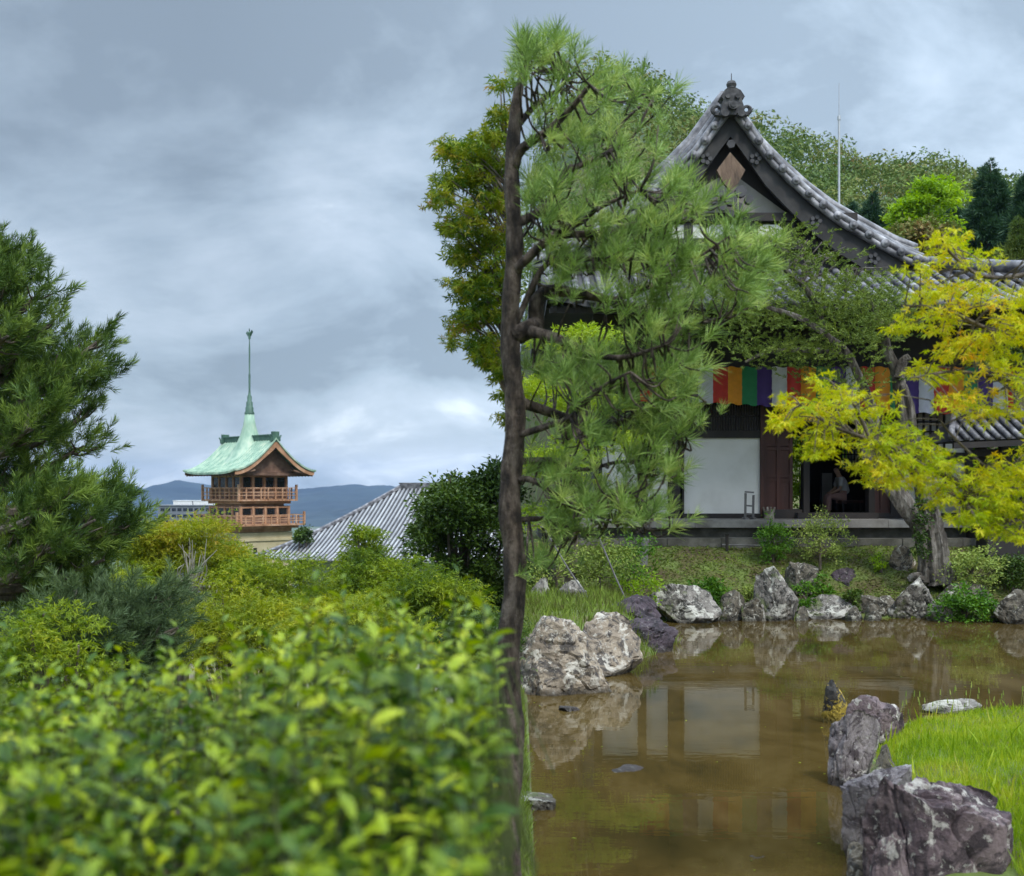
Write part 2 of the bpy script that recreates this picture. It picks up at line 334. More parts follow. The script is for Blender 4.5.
m_rockM = rockmat('rock_mossy', (.07, .06, .045), (.16, .135, .1), (.022, .02, .015), (.42, .4, .34), .2, moss=(.09, .12, .025))
m_rockY = rockmat('rock_yellow_lichen', (.03, .028, .026), (.07, .06, .05), (.012, .012, .012), (.42, .3, .04), .7)

# ------------------------------------------------------------------ terrain
poly = np.array([(0.06, 3.0), (0.075, 6.0), (0.1, 9), (0.13, 13.2), (.9, 14.6), (1.95, 16.1), (2.55, 17.6), (2.35, 19.2), (2.75, 20.6), (4.4, 20.9), (6.5, 20.9), (9.4, 20.9), (13, 21), (19, 21.2), (19, 14),
                 (9, 11.9), (6.1, 11.6), (4.6, 11.4), (3.75, 11.2), (3.3, 10.3), (2.95, 9.3), (2.72, 8.4), (2.3, 7.2), (2.0, 6.2), (1.8, 3.0)])
def sdf(x, y):
    px_, py_ = poly[:, 0], poly[:, 1]; qx, qy = np.roll(px_, -1), np.roll(py_, -1)
    d = np.full(x.shape, 1e9); ins = np.zeros(x.shape, bool)
    for a, b, c, e_ in zip(px_, py_, qx, qy):
        ex, ey = c-a, e_-b; t = np.clip(((x-a)*ex+(y-b)*ey)/(ex*ex+ey*ey), 0, 1)
        d = np.minimum(d, np.hypot(x-a-t*ex, y-b-t*ey))
        if e_ != b: ins ^= ((b > y) != (e_ > y)) & (x < (c-a)*(y-b)/(e_-b)+a)
    return np.where(ins, -d, d)
def sm(t): t = np.clip(t, 0, 1); return t*t*(3-2*t)
CREST = ([300, 500, 530, 560, 600, 640, 690, 730, 780, 860, 915, 1024, 1200, 2200], [500, 480, 250, 140, 84, 92, 124, 146, 156, 192, 192, 225, 300, 400])
def fbm(x, y, s, seed=0.0, oct_=4):
    o = np.zeros(x.shape); a = 1.0
    for k in range(oct_):
        f = s*2**k
        o += a*(np.sin(x*f+1.7*k+seed+1.3*np.sin(y*f*.7+k))*np.cos(y*f*1.1-2.1*k+seed+1.1*np.sin(x*f*.8)))
        a *= .5
    return o
def terrain(x, y):
    x = np.asarray(x, float); y = np.asarray(y, float)
    d = sdf(x, y)
    right = .08+.22*sm(d/.5)-.14*sm((y-8)/3)*sm((14-y)/1)*sm((x-2)/1)
    right = right+.5*sm((4.5-y)/3)*sm(d/1.0)                       # rise to where the camera stands
    right = right+sm((y-20.7)/2.9)*1.0*sm(d/1.2)                   # bank up to the hall
    right = right+.12*sm((x-3)/4)*sm((14-y)/2)*sm((y-5)/2)
    right = right+.3*sm((y-13)/4)*sm((3.0-x)/1.5)*sm(d/.8)*sm((21-y)/1.5)
    right = np.where(d < 0, -.55*sm(-d/.5)+.05*(1-sm(-d/.12)), right)
    right = right+.02*fbm(x, y, 3.1)*sm(d/.2)
    ydd = np.maximum(y, 1e-3); pxs = CX+F*x/ydd
    cz = H+(CY-np.interp(pxs, *CREST))*160/F-5.2
    r = np.hypot(x, y)
    hill = 1.25+np.maximum(cz, 0)*np.where(r < 160, sm((r-48)/115)**1.0, 1-.5*sm((r-160)/500))*sm((y-40)/15)
    hill = hill+fbm(x, y, .09)*1.0*sm((y-60)/60)
    right = np.where(y > 40, hill, right)
    left = np.interp(y, [-20, 2.2, 3.4, 6, 15, 40, 100, 400, 1500, 9000], [.8, .8, .2, -1.5, -5.5, -10, -20, -55, -62, -62])
    left = left+fbm(x, y, .3)*.25*sm((y-4)/5)
    edge = np.interp(y, [0, 3, 14, 22, 45, 70, 200, 9000], [0, -.4, -.1, .35, .9, 5, 2, 0])
    t = sm((edge-x)/np.interp(y, [0, 14, 22, 45, 100, 400], [1.2, 1.6, 1.2, 3, 15, 60]))
    z = right*(1-t)+left*t
    return np.where(y < 2.2, .8*sm(d/1), z)
def gz(x, y): return float(terrain(np.array([x]), np.array([y]))[0])
xs = np.unique(np.concatenate([-np.geomspace(12, 9000, 34)[::-1], np.arange(-12, -.5, .4), np.arange(-.5, 10, .09), np.arange(10, 20, .4), np.geomspace(20, 140, 60), np.geomspace(150, 9000, 16)]))
ys = np.unique(np.concatenate([[-60, -30, -15, -8], np.arange(-5, 3, .35), np.arange(3, 24.5, .1), np.arange(24.5, 60, 1.0), np.geomspace(60, 220, 70), np.geomspace(230, 9000, 40)]))
X, Y = np.meshgrid(xs, ys)
Z = terrain(X, Y)
b = MB(); b.grid(np.stack([X, Y, Z], -1))
g = b.build('ground', [m_ground, m_valley], smooth=True); tag(g, kind='structure')
me = g.data; cy = np.zeros(len(me.polygons)*3); me.polygons.foreach_get('center', cy); cy = cy.reshape(-1, 3)
me.polygons.foreach_set('material_index', ((cy[:, 1] > 120) | ((cy[:, 0] < -3) & (cy[:, 1] > 40))).astype(np.int32))

# water -----------------------------------------------------------------
m_water = bpy.data.materials.new('pond_water'); m_water.use_nodes = True
t = m_water.node_tree; bs = t.nodes['Principled BSDF']
bs.inputs['Roughness'].default_value = .025; bs.inputs['IOR'].default_value = 1.36
tcn = t.nodes.new('ShaderNodeTexCoord')
nz = t.nodes.new('ShaderNodeTexNoise'); nz.inputs['Scale'].default_value = .9; nz.inputs['Detail'].default_value = 9; nz.inputs['Roughness'].default_value = .68; nz.inputs['Distortion'].default_value = .4
mpn = t.nodes.new('ShaderNodeMapping'); mpn.inputs['Scale'].default_value = (1, .55, 1)
t.links.new(tcn.outputs['Object'], mpn.inputs[0]); t.links.new(mpn.outputs[0], nz.inputs['Vector'])
r = t.nodes.new('ShaderNodeValToRGB'); t.links.new(nz.outputs[0], r.inputs[0])
r.color_ramp.elements[0].position = .3; r.color_ramp.elements[0].color = (.026, .021, .007, 1)
r.color_ramp.elements[1].position = .72; r.color_ramp.elements[1].color = (.115, .08, .028, 1)
k = r.color_ramp.elements.new(.5); k.color = (.07, .046, .013, 1)
t.links.new(r.outputs[0], bs.inputs['Base Color'])
nb = t.nodes.new('ShaderNodeTexNoise'); nb.inputs['Scale'].default_value = 2.2; nb.inputs['Detail'].default_value = 3
mp2 = t.nodes.new('ShaderNodeMapping'); mp2.inputs['Scale'].default_value = (.8, 2.2, 1)
t.links.new(tcn.outputs['Object'], mp2.inputs[0]); t.links.new(mp2.outputs[0], nb.inputs['Vector'])
bp = t.nodes.new('ShaderNodeBump'); bp.inputs['Strength'].default_value = .06; bp.inputs['Distance'].default_value = .02
t.links.new(nb.outputs[0], bp.inputs['Height']); t.links.new(bp.outputs[0], bs.inputs['Normal'])
b = MB(); c = poly.mean(0)
ol = [(p[0]+(p[0]-c[0])*.0, p[1]) for p in poly]
# shoreline grown outwards so that the bank cuts it
big = []
for i in range(len(poly)):
    a, q, d_ = poly[i-1], poly[i], poly[(i+1) % len(poly)]
    tan = d_-a; nrm = np.array([-tan[1], tan[0]]); nrm /= np.linalg.norm(nrm)
    q2 = q+nrm*.12
    if sdf(np.array([q2[0]]), np.array([q2[1]]))[0] < 0: q2 = q-nrm*.12
    big.append(q2)
b.raw([(q[0], q[1], 0) for q in big], [tuple(range(len(big)))])
tag(b.build('pond_water', m_water), kind='structure')

# mountains --------------------------------------------------------------
MP = ([-500, -100, 0, 60, 92, 108, 122, 140, 160, 187, 205, 240, 290, 320, 335, 352, 372, 388, 402, 420, 445, 480, 540, 600, 700], [500, 495, 490, 494, 492, 481, 487, 491, 492, 482, 486, 492, 491, 489, 487, 484.5, 487, 486, 490, 492, 488, 492, 494, 497, 512])
def range_mesh(D0, D1, off, seed, name, label=None):
    pp = np.linspace(-500, 700, 520); dd = np.linspace(0, 1, 40)
    A, B = np.meshgrid(pp, dd)
    DD = D0+(D1-D0)*B
    yr = np.interp(A, *MP)+off
    zc = H+(CY-yr)*(D0+(D1-D0)*.55)/F
    base = -64
    shape = np.where(B < .55, sm(B/.55)**.8, 1-sm((B-.55)/.45))
    x_ = (A-CX)*(D0+(D1-D0)*.55)/F; 
    zz_ = base+(zc-base)*shape+fbm(x_+seed*90, DD, .011, seed, 5)*5.0*np.sin(np.pi*np.clip(B, 0, 1))**.5+fbm(x_, DD, .07, seed, 3)*1.0*(shape > .05)
    b = MB(); b.grid(np.stack([x_, DD, zz_], -1), flip=False)
    return tag(b.build(name, m_mount, smooth=True), kind='structure')
range_mesh(2300, 4200, -1, 0.0, 'mountain_range')
range_mesh(1900, 2700, 24, 4.0, 'mountain_foothills')

# ------------------------------------------------------------------ haze
b = MB(); b.box(-3300, 2200, -40, 4600, -66, 105)
m_haze = bpy.data.materials.new('haze_air'); m_haze.use_nodes = True
t = m_haze.node_tree; t.nodes.remove(t.nodes['Principled BSDF'])
pv = t.nodes.new('ShaderNodeVolumePrincipled'); pv.inputs['Color'].default_value = (.38, .6, 1, 1); pv.inputs['Density'].default_value = .00008
t.links.new(pv.outputs[0], t.nodes['Material Output'].inputs['Volume'])
HZ = b.build('haze', m_haze); tag(HZ, kind='stuff')

# ------------------------------------------------------------------ tower with green roof (about 100 m away)
TD = 100.0; tcx = PX(249.5, TD); TA = math.radians(-44)
tw = thing('pagoda_tower', 'timber and cream stone tower with sweeping green copper roof and long spire', 'tower', (tcx, TD, gz(tcx, TD)))
ca, sa = math.cos(TA), math.sin(TA)
def txf(v):
    v = np.array(v); return np.stack([tcx+v[:, 0]*ca-v[:, 1]*sa, TD+v[:, 0]*sa+v[:, 1]*ca, v[:, 2]], -1)
def tb(name, m, bb, smooth=False, parent=tw): return bb.build(name, m, parent, xf=txf, smooth=smooth)
# roof: ridge along local x, concave slopes to +-y
zr, ze = 7.05, 3.95
u = np.linspace(-4.3, 4.3, 25); v_ = np.linspace(-1, 1, 31)
U, V = np.meshgrid(u, v_)
prof = lambda s_: ze+(zr-ze)*(1-np.abs(s_))**1.55
lift = .32*(np.abs(U)/4.3)**4
Zr = prof(V)+lift*np.abs(V)**2
b = MB(); b.grid(np.stack([U*(1-.0*np.abs(V)), V*4.25, Zr], -1), flip=True)
b.grid(np.stack([U, V*4.25, Zr-.16], -1))
for s_ in (-1, 1):
    e1 = np.stack([u, np.full(25, s_*4.25), Zr[0 if s_ < 0 else -1]], -1); e2 = e1-[0, 0, .16]
    b.grid(np.stack([e1, e2]), flip=s_ > 0)
    g1 = np.stack([np.full(31, s_*4.3), v_*4.25, Zr[:, 0]], -1); g2 = g1-[0, 0, .16]
    b.grid(np.stack([g1, g2]), flip=s_ < 0)
for k in np.arange(-4.1, 4.2, .42):
    for s_ in (-1, 1):
        vv = np.linspace(.03, 1, 12)*s_
        b.tube(np.stack([np.full(12, k), vv*4.25, prof(vv)+.32*(abs(k)/4.3)**4*vv**2+.02], -1), .035, 4)
roof_ = tb('roof', m_copper, b, True)
b = MB()
b.box(-4.0, 4.0, -.22, .22, zr-.25, zr+.22); b.box(-4.05, 4.05, -.3, .3, zr+.22, zr+.32)
for s_ in (-1, 1):
    b.box(s_*4.1-.14, s_*4.1+.14, -.34, .34, zr-.35, zr+.55); b.box(s_*4.1-.1, s_*4.1+.1, -.5, .5, zr-.3, zr+.05)
    b.tube([(s_*4.1, -.5, zr+.05), (s_*4.1, -.62, zr+.25)], .07, 5); b.tube([(s_*4.1, .5, zr+.05), (s_*4.1, .62, zr+.25)], .07, 5)
tb('ridge', m_copperD, b, parent=roof_)
# bargeboards with cusped curve on both gables
b = MB()
for s_ in (-1, 1):
    vv = np.linspace(-1, 1, 41); top = prof(vv)+.32*np.abs(vv)**2-.18
    low = top-.42-.25*np.exp(-(vv/.18)**2)+.1*np.abs(vv)
    for x0 in (s_*4.12, s_*4.2):
        b.grid(np.stack([np.stack([np.full(41, x0), vv*4.1, top], -1), np.stack([np.full(41, x0), vv*4.1, low], -1)]), flip=(x0 > 0))
    b.grid(np.stack([np.stack([np.full(41, s_*4.12), vv*4.1, low], -1), np.stack([np.full(41, s_*4.2), vv*4.1, low], -1)]))
tb('bargeboard', m_cedar, b)
# gable wall set back, rafters
b = MB(); vv = np.linspace(-.62, .62, 15)
b.raw([(3.2, q*4.25, 4.0) for q in vv]+[(3.2, q*4.25, prof(q)-.3) for q in vv], [(i, i+1, 16+i, 15+i) for i in range(14)])
b.raw([(-3.2, q*4.25, 4.0) for q in vv]+[(-3.2, q*4.25, prof(q)-.3) for q in vv], [(15+i, 16+i, i+1, i) for i in range(14)])
b.box(-3.4, 3.4, -3.1, 3.1, 3.72, 3.98)
for k in np.arange(-4, 4.1, .5):
    for s_ in (-1, 1): b.bar((k, s_*2.0, 4.2), (k, s_*4.05, ze-.24), .12, .14)
tb('rafters', m_cedarD, b)
# spire
b = MB()
prf = [(2.5, zr-2.3), (1.9, zr-1.6), (1.25, zr-.6), (.85, zr+.3), (.55, zr+1.3), (.42, 9.3), (.0, 9.3)]
b.lathe((0, 0, 0), prf, 20)
spire = tb('spire', m_copper, b, True)
b = MB(); b.lathe((0, 0, 0), [(.44, 9.28), (.46, 9.45), (.36, 9.6), (.38, 9.9), (.3, 10.0), (.3, 10.4), (.2, 10.5), (.22, 10.9), (.12, 11.1), (.085, 11.5), (.1, 12.9), (.06, 13), (.075, 15.2), (.04, 16.0), (.03, 16.1), (.12, 16.2), (.0, 16.3)], 10)
tb('mast', m_copperD, b, True, parent=spire)
b = MB(); b.tube([(0, 0, 16.2), (0, 0, 16.7), (0, 0, 16.95)], [.1, .16, .03], 6)
b.raw([(0, 0, 16.55), (-.5, .1, 16.95), (-.62, 0, 16.75), (-.2, -.05, 16.4), (.5, -.1, 16.95), (.62, 0, 16.75), (.2, .05, 16.4)], [(0, 1, 2, 3), (0, 6, 5, 4)])
b.tube([(0, 0, 16.9), (.12, -.1, 17.1)], [.06, .03], 5)
tb('bird_finial', m_copperD, b, parent=spire)
# storeys
def storey(hs, z0, z1, nb):
    b = MB(); b.box(-hs, hs, -hs, hs, z0, z1); wll = tb('storey_wall', m_cedarD, b)
    b = MB()
    for s_ in (-1, 1):
        for i in range(nb+1):
            q = -hs+2*hs*i/nb
            b.box(q-.1, q+.1, s_*(hs+.05)-.06, s_*(hs+.05)+.06, z0, z1); b.box(s_*(hs+.05)-.06, s_*(hs+.05)+.06, q-.1, q+.1, z0, z1)
        for z in (z0+.06, z1-.12, z0+(z1-z0)*.45):
            b.box(-hs, hs, s_*(hs+.07)-.03, s_*(hs+.07)+.03, z-.06, z+.06); b.box(s_*(hs+.07)-.03, s_*(hs+.07)+.03, -hs, hs, z-.06, z+.06)
    tb('timber_frame', m_cedar, b)
    for s_ in (-1, 1):
        for i in range(nb):
            q = -hs+2*hs*(i+.5)/nb; ww = hs/nb*.62
            for ax in (0, 1):
                if (ax == 0 and s_ > 0) or (ax == 1 and s_ < 0): continue
                b = MB()
                if ax == 0: b.box(q-ww, q+ww, s_*(hs+.02)-.012, s_*(hs+.02)+.012, z0+(z1-z0)*.48, z1-.2)
                else: b.box(s_*(hs+.02)-.012, s_*(hs+.02)+.012, q-ww, q+ww, z0+(z1-z0)*.48, z1-.2)
                tb('window', m_voidwin, b)
def balcony(hs, zf, zt):
    b = MB(); b.box(-hs, hs, -hs, hs, zf, zf+.14); b.box(-hs+.35, hs-.35, -hs+.35, hs-.35, zf-.25, zf)
    b.box(-hs+.8, hs-.8, -hs+.8, hs-.8, zf-.55, zf-.25)
    dk = tb('balcony', m_cedar, b)
    b = MB(); ht = zt-zf-.14
    for s_ in (-1, 1):
        for f_ in (.35, .62, 1.0):
            z = zf+.14+ht*f_
            b.bar((-hs-.12, s_*hs, z), (hs+.12, s_*hs, z), .09, .07); b.bar((s_*hs, -hs-.12, z+.002), (s_*hs, hs+.12, z+.002), .09, .07)
        for q in np.linspace(-hs, hs, 9):
            b.box(q-.05, q+.05, s_*hs-.055, s_*hs+.055, zf+.14, zt+.02); b.box(s_*hs-.055, s_*hs+.055, q-.05, q+.05, zf+.14, zt+.02)
        for s2 in (-1, 1): b.box(s_*hs-.09, s_*hs+.09, s2*hs-.09, s2*hs+.09, zf, zt+.3)
    tb('railing', m_cedar, b, parent=dk)
storey(2.35, 1.55, 3.75, 4); balcony(3.0, 1.45, 2.62)
storey(2.5, -.7, 1.0, 4); balcony(3.5, -.75, .2)
b = MB(); b.box(-2.75, 2.75, -2.75, 2.75, gz(tcx, TD)-2, -1.35); b.box(-2.85, 2.85, -2.85, 2.85, -2.1, -1.9); tb('stone_base', m_cream, b)
for q in (-1.2, 1.2):
    b = MB(); b.box(q-.18, q+.18, -2.79, -2.7, -3.6, -2.7); tb('window', m_voidwin, b)
    b = MB(); b.box(2.7, 2.79, q-.18, q+.18, -3.6, -2.7); tb('window', m_voidwin, b)

# ------------------------------------------------------------------ big tiled hall roof on the left
psi = math.radians(20); nn_ = np.array([-math.sin(psi), -math.cos(psi)]); rr_ = np.array([math.cos(psi), -math.sin(psi)])
R0 = np.array([PX(401, 74), 74.0]); RL = 5.0; W_ = 7.2; zt_ = 2.55; zb_ = -1.95
hall = thing('temple_hall', 'low hall in the valley with broad grey tiled hip roof beside the evergreen', 'hall', (R0[0]+2, 74, gz(R0[0]+2, 74)))
def hp(a, s_, lift=0):           # a = along ridge metres, s_ 0 ridge .. 1 eave on the camera side
    z = zb_+(zt_-zb_)*(1-s_)**1.25
    q = R0+rr_*a+nn_*W_*s_
    return np.array([q[0], q[1], z+lift])
b = MB(); tiles = MB()
ss = np.linspace(0, 1, 14)
Vg = np.array([[hp(-W_*s_+(RL+2*W_*s_)*t_, s_) for t_ in np.linspace(0, 1, 10)] for s_ in ss]); b.grid(Vg)
for a in np.arange(-W_, RL+W_, .3):
    s0 = max(0, -a/W_, (a-RL)/W_)
    if s0 > .97: continue
    s_ = np.linspace(s0, 1, 10); tiles.tube([hp(a, q, .03) for q in s_], .075, 5)
# hip ends and back
def he(sgn, c_, s_):
    end = R0 if sgn < 0 else R0+rr_*RL
    q = end+rr_*sgn*W_*s_+nn_*c_*W_*s_
    return (q[0], q[1], zb_+(zt_-zb_)*(1-s_)**1.25)
for sgn in (-1, 1):
    b.grid(np.array([[he(sgn, c_, s_) for c_ in np.linspace(-1, 1, 8)] for s_ in ss]))
b.grid(np.array([[(lambda q: (q[0], q[1], zb_+(zt_-zb_)*(1-s_)**1.25))(R0+rr_*(-W_*s_+(RL+2*W_*s_)*t_)-nn_*W_*s_) for t_ in np.linspace(0, 1, 6)] for s_ in ss]))
hr = b.build('roof', m_tileD, hall, smooth=True)
tiles.build('roof_tiles', m_tileH, hr, smooth=True)
b = MB(); p0 = hp(0, 0, .12); p1 = hp(RL, 0, .12)
b.bar(p0, p1, .3, .34); b.bar(p0+[-.1, 0, .2], p1+[.1, 0, .2], .16, .1)
for sg in (-1, 1):
    hips = [np.array(he(-1, sg, q))+[0, 0, .1] for q in ss]; b.tube(hips, .16, 6)
    hips = [np.array(he(1, sg, q))+[0, 0, .1] for q in ss]; b.tube(hips, .16, 6)
b.build('ridge', m_tile, hr)
b = MB(); cz = gz(-6, 70)-1
cn = [R0-rr_*5+nn_*5, R0+rr_*(RL+5)+nn_*5, R0+rr_*(RL+5)-nn_*5, R0-rr_*5-nn_*5]
b.raw([(q[0], q[1], cz) for q in cn]+[(q[0], q[1], zb_+.5) for q in cn], [(i, (i+1) % 4, 4+(i+1) % 4, 4+i) for i in range(4)]+[(4, 5, 6, 7)])
b.build('wall', m_plaster, hall)

# ------------------------------------------------------------------ town
bd = thing('office_block', 'long grey office block with white rooftop plant rooms before the mountains', 'building', (PX(182, 520), 520, gz(-155, 520)))
zc = PZ(506, 520); x0, x1 = PX(158, 520), PX(214, 520)
b = MB(); b.box(x0, x1, 520, 540, gz(-155, 520)-3, zc); b.box(x0-.5, x1+.5, 519.6, 540.5, zc, zc+.5); m_conc = mat('concrete_grey', [(.14, .15, .17), (.2, .21, .23)], .2, rough=.9)
b.build('wall', m_conc, bd)
for a, c_ in ((x0+6, x0+15), (x1-11, x1-2)):
    b = MB(); b.box(a, c_, 524, 534, zc+.5, zc+2.4); b.box(a-.2, c_+.2, 523.8, 534.2, zc+2.4, zc+2.6); b.build('plant_room', m_plaster, bd)
for i in range(3):
    for k in range(9):
        b = MB(); xx = x0+1.2+k*(x1-x0-2.4)/9; b.box(xx, xx+1.9, 519.85, 520.05, zc-2.4-i*3, zc-1-i*3); b.build('window', m_voidwin, bd)
m_roofs = mat('town_roof', [(.1, .1, .11), (.2, .19, .19), (.3, .27, .25)], .05, rough=.9)
hb = MB(); hb.box(-5, 5, -4, 4, -2, 5)
rb = MB(); rb.raw([(-5.5, -4.5, 6), (5.5, -4.5, 6), (5.5, 4.5, 6), (-5.5, 4.5, 6), (-5.5, 0, 8.6), (5.5, 0, 8.6)], [(0, 1, 5, 4), (2, 3, 4, 5), (0, 4, 3), (1, 2, 5), (3, 2, 1, 0)])
hw = None
for i in range(46):
    px_ = rng.uniform(296, 400) if i < 34 else rng.uniform(60, 220); D = rng.uniform(640, 1500); xx = PX(px_, D); zz0 = gz(xx, D)
    hs = thing('town_house', 'small pale house in the distant town below the mountains', 'house', (0, 0, 0), 'houses of the distant town')
    if hw is None:
        hw = hb.build('wall', m_roofs, hs); hrf = rb.build('roof', m_roofs, hs)
        wn = MB(); wn.box(-3, 3, -4.05, -3.95, 2.2, 3.8); hwn = wn.build('window', m_voidwin, hs)
    else:
        for q in (hw, hrf, hwn):
            c2 = q.copy(); C.objects.link(c2); c2.parent = hs
    hs.location = (xx, D, zz0); hs.rotation_euler.z = rng.uniform(-.6, .6); hs.scale = (1, 1, rng.uniform(.8, 2.0))

# ------------------------------------------------------------------ temple on the right
Dw = 25.0
def tx(px, D=Dw): return PX(px, D)
def tz(py, D=Dw): return PZ(py, D)
ax = tx(727)
tp = thing('temple', 'dark timber temple with white plaster panels and curved tiled gable roof above the pond', 'temple', (ax, 29, 1.25))
def part(name, m, bb, parent=tp, smooth=False): return bb.build(name, m, parent, smooth=smooth)
zf = 1.79
b = MB(); b.box(tx(540), 12.6, 23.62, 37, .9, zf-.14); part('foundation', m_stoneD, b)
b = MB()
xx = tx(538)
while xx < 12.4:
    ww = rng.uniform(1.1, 1.9); b.box(xx+.006, min(xx+ww, 12.6), 23.4, 25.6, zf-.16+.02*0, zf-rng.uniform(0, .006)); xx += ww
part('platform_edge', m_stone, b)
b = MB(); xx = tx(545)
while xx < 12.4:
    ww = rng.uniform(.9, 1.6); b.box(xx+.01, xx+ww, 23.1+rng.uniform(0, .05), 23.62, 1.0, 1.4+rng.uniform(-.02, .02)); xx += ww
part('stone_step', m_stoneD, b)
b = MB(); b.box(tx(560), 12, 25.6, 36, zf-.1, zf+.03); part('floor', m_wood, b)
# wall bays
y0, y1 = 25.0, 25.14
def panel(pa, pb, ya, yb, m=m_plaster, name='plaster_panel', yo=0.03):
    b = MB(); b.box(tx(pa), tx(pb), y0+yo, y1-.02, tz(yb), tz(ya)); return part(name, m, b)
for pa, pb in ((600, 638), (646, 668), (683.5, 760)): panel(pa, pb, 438, 513.5)
panel(683.5, 760, 404, 430, yo=.1, m=m_plasterG)
panel(895, 917, 412, 513, yo=.03); panel(917, 946, 462, 513); panel(946, 967, 412, 513)
b = MB(); b.box(tx(917), tx(946), y0+.08, y1, tz(452), tz(411)); lw = part('window', m_plaster, b)
b = MB()
for q in np.linspace(917.5, 945, 5): b.box(tx(q)-.018, tx(q)+.018, y0+.02, y0+.076, tz(452), tz(411))
for q in np.linspace(412, 451, 5): b.box(tx(917), tx(945.5), y0+.028, y0+.07, tz(q)-.018, tz(q)+.018)
part('lattice', m_wood, b, lw)
# posts
for q, wd in ((598, 4), (642, 4), (675.5, 6.5), (681.8, 2), (894, 4), (968.5, 3.5), (806, 3), (871, 3)):
    b = MB(); b.box(tx(q)-wd/44, tx(q)+wd/44, y0-.06, y1+.06, zf, 6.6); part('post', m_wood, b)
b = MB(); b.box(tx(760.2), tx(763.4), y0-.05, y1+.05, zf, tz(398)); part('post', m_woodR, b)
# beams, sill, upper wall
b = MB()
b.box(tx(598), tx(763), y0-.03, y1+.03, tz(438), tz(430.5)); b.box(tx(895), tx(967), y0-.04, y1, tz(461), tz(452.5))
b.box(tx(590), tx(970), y0-.075, y1+.06, tz(403.5), tz(396)); b.box(tx(590), tx(970), y0-.08, y1+.06, tz(372), tz(362))
part('beam', m_wood, b)
b = MB(); b.box(tx(598), tx(763), y0-.045, y1+.02, zf, tz(513.5)); b.box(tx(871), tx(970), y0-.045, y1+.02, zf, tz(513)); part('sill', m_wood, b)
b = MB(); b.box(tx(598), tx(970), y0+.01, y1, tz(396), 6.7); b.box(tx(763.5), tx(895), y0+.0, y1, tz(410), tz(403)); b.box(tx(600), tx(682), y0+.02, y1-.01, tz(430), tz(404)); part('upper_wall', m_wood, b)
# slatted transom above the white panel
b = MB()
for q in np.arange(684.5, 760, 2.6): b.box(tx(q)-.014, tx(q)+.014, y0+.0, y0+.05, tz(430.5), tz(403.5))
b.box(tx(683), tx(760), y0+.012, y0+.055, tz(417), tz(415)); part('slatted_transom', m_wood, b)
# panelled door
def pdoor(pa, pb, yt, yb, m, nm='door'):
    b = MB(); xa, xb = tx(pa), tx(pb); za, zb2 = tz(yb), tz(yt)
    b.box(xa, xb, y0+.06, y0+.1, za, zb2)
    for q in (xa, xb-.07, (xa+xb)/2-.035): b.box(q, q+.07, y0+.025, y0+.06, za, zb2)
    for f_ in (0, .3, .33, .6, .63, .95): z = za+(zb2-za)*f_; b.box(xa+.07, xb-.07, y0+.032, y0+.06, z, z+.09)
    return part(nm, m, b)
pdoor(764, 793, 408, 513, m_woodR); pdoor(872.5, 892, 408, 513, m_woodR)
# step into hall
b = MB(); b.box(tx(793), tx(872), 24.55, 24.98, zf, zf+.13); b.box(tx(762), tx(800), 24.8, 24.96, zf+.0, zf+.2); part('door_step', m_wood, b)
# interior: side walls, back wall with openings, ceiling
b = MB()
yb_ = 31.0
def bw(pa, pb, ya, yb2): b.box(PX(pa, yb_), PX(pb, yb_), yb_, yb_+.12, PZ(yb2, yb_), PZ(ya, yb_))
bw(600, 792, 380, 512); bw(806, 842, 380, 512); bw(864, 975, 380, 512); bw(842, 864, 380, 439); bw(842, 864, 470, 512); bw(792, 806, 380, 436)
b.box(tx(598), tx(598)+.12, y1, 34, zf, 6.6); b.box(tx(968), tx(968)+.12, y1, 34, zf, 6.6)
part('inner_wall', m_wood, b)
b = MB(); b.box(tx(598), tx(968), y1, 34, 5.2, 5.3); part('ceiling', m_wood, b)
b = MB()
for q in np.linspace(842, 864, 8): b.box(PX(q, yb_)-.015, PX(q, yb_)+.015, yb_+.02, yb_+.07, PZ(470, yb_), PZ(439, yb_))
for q in np.linspace(440, 469, 7): b.box(PX(842, yb_), PX(864, yb_), yb_+.03, yb_+.06, PZ(q, yb_)-.014, PZ(q, yb_)+.014)
part('lattice_window', m_wood, b)
# skirt roof
def skirt(x, s_):                # s_ 0 = eave, 1 = top
    z = 6.22+1.3*s_**1.15; y = 22.3+2.9*s_
    z += .35*sm((x-11.3)/2.2)*(1-s_)+.2*sm((2.0-x)/1.5)*(1-s_)
    return np.array([x, y, z])
XL, XR = .72, 13.4
b = MB(); gx = np.linspace(XL, XR, 30); gs = np.linspace(0, 1, 9)
b.grid(np.array([[skirt(q, s_) for q in gx] for s_ in gs])); b.grid(np.array([[skirt(q, s_)-[0, 0, .12] for q in gx] for s_ in gs]), flip=True)
for q in (XL, XR): b.grid(np.array([[skirt(q, s_)-[0, 0, d_] for s_ in gs] for d_ in (0, .12)]))
b.grid(np.array([[skirt(q, 0)-[0, 0, d_] for q in gx] for d_ in (0, .12)]))
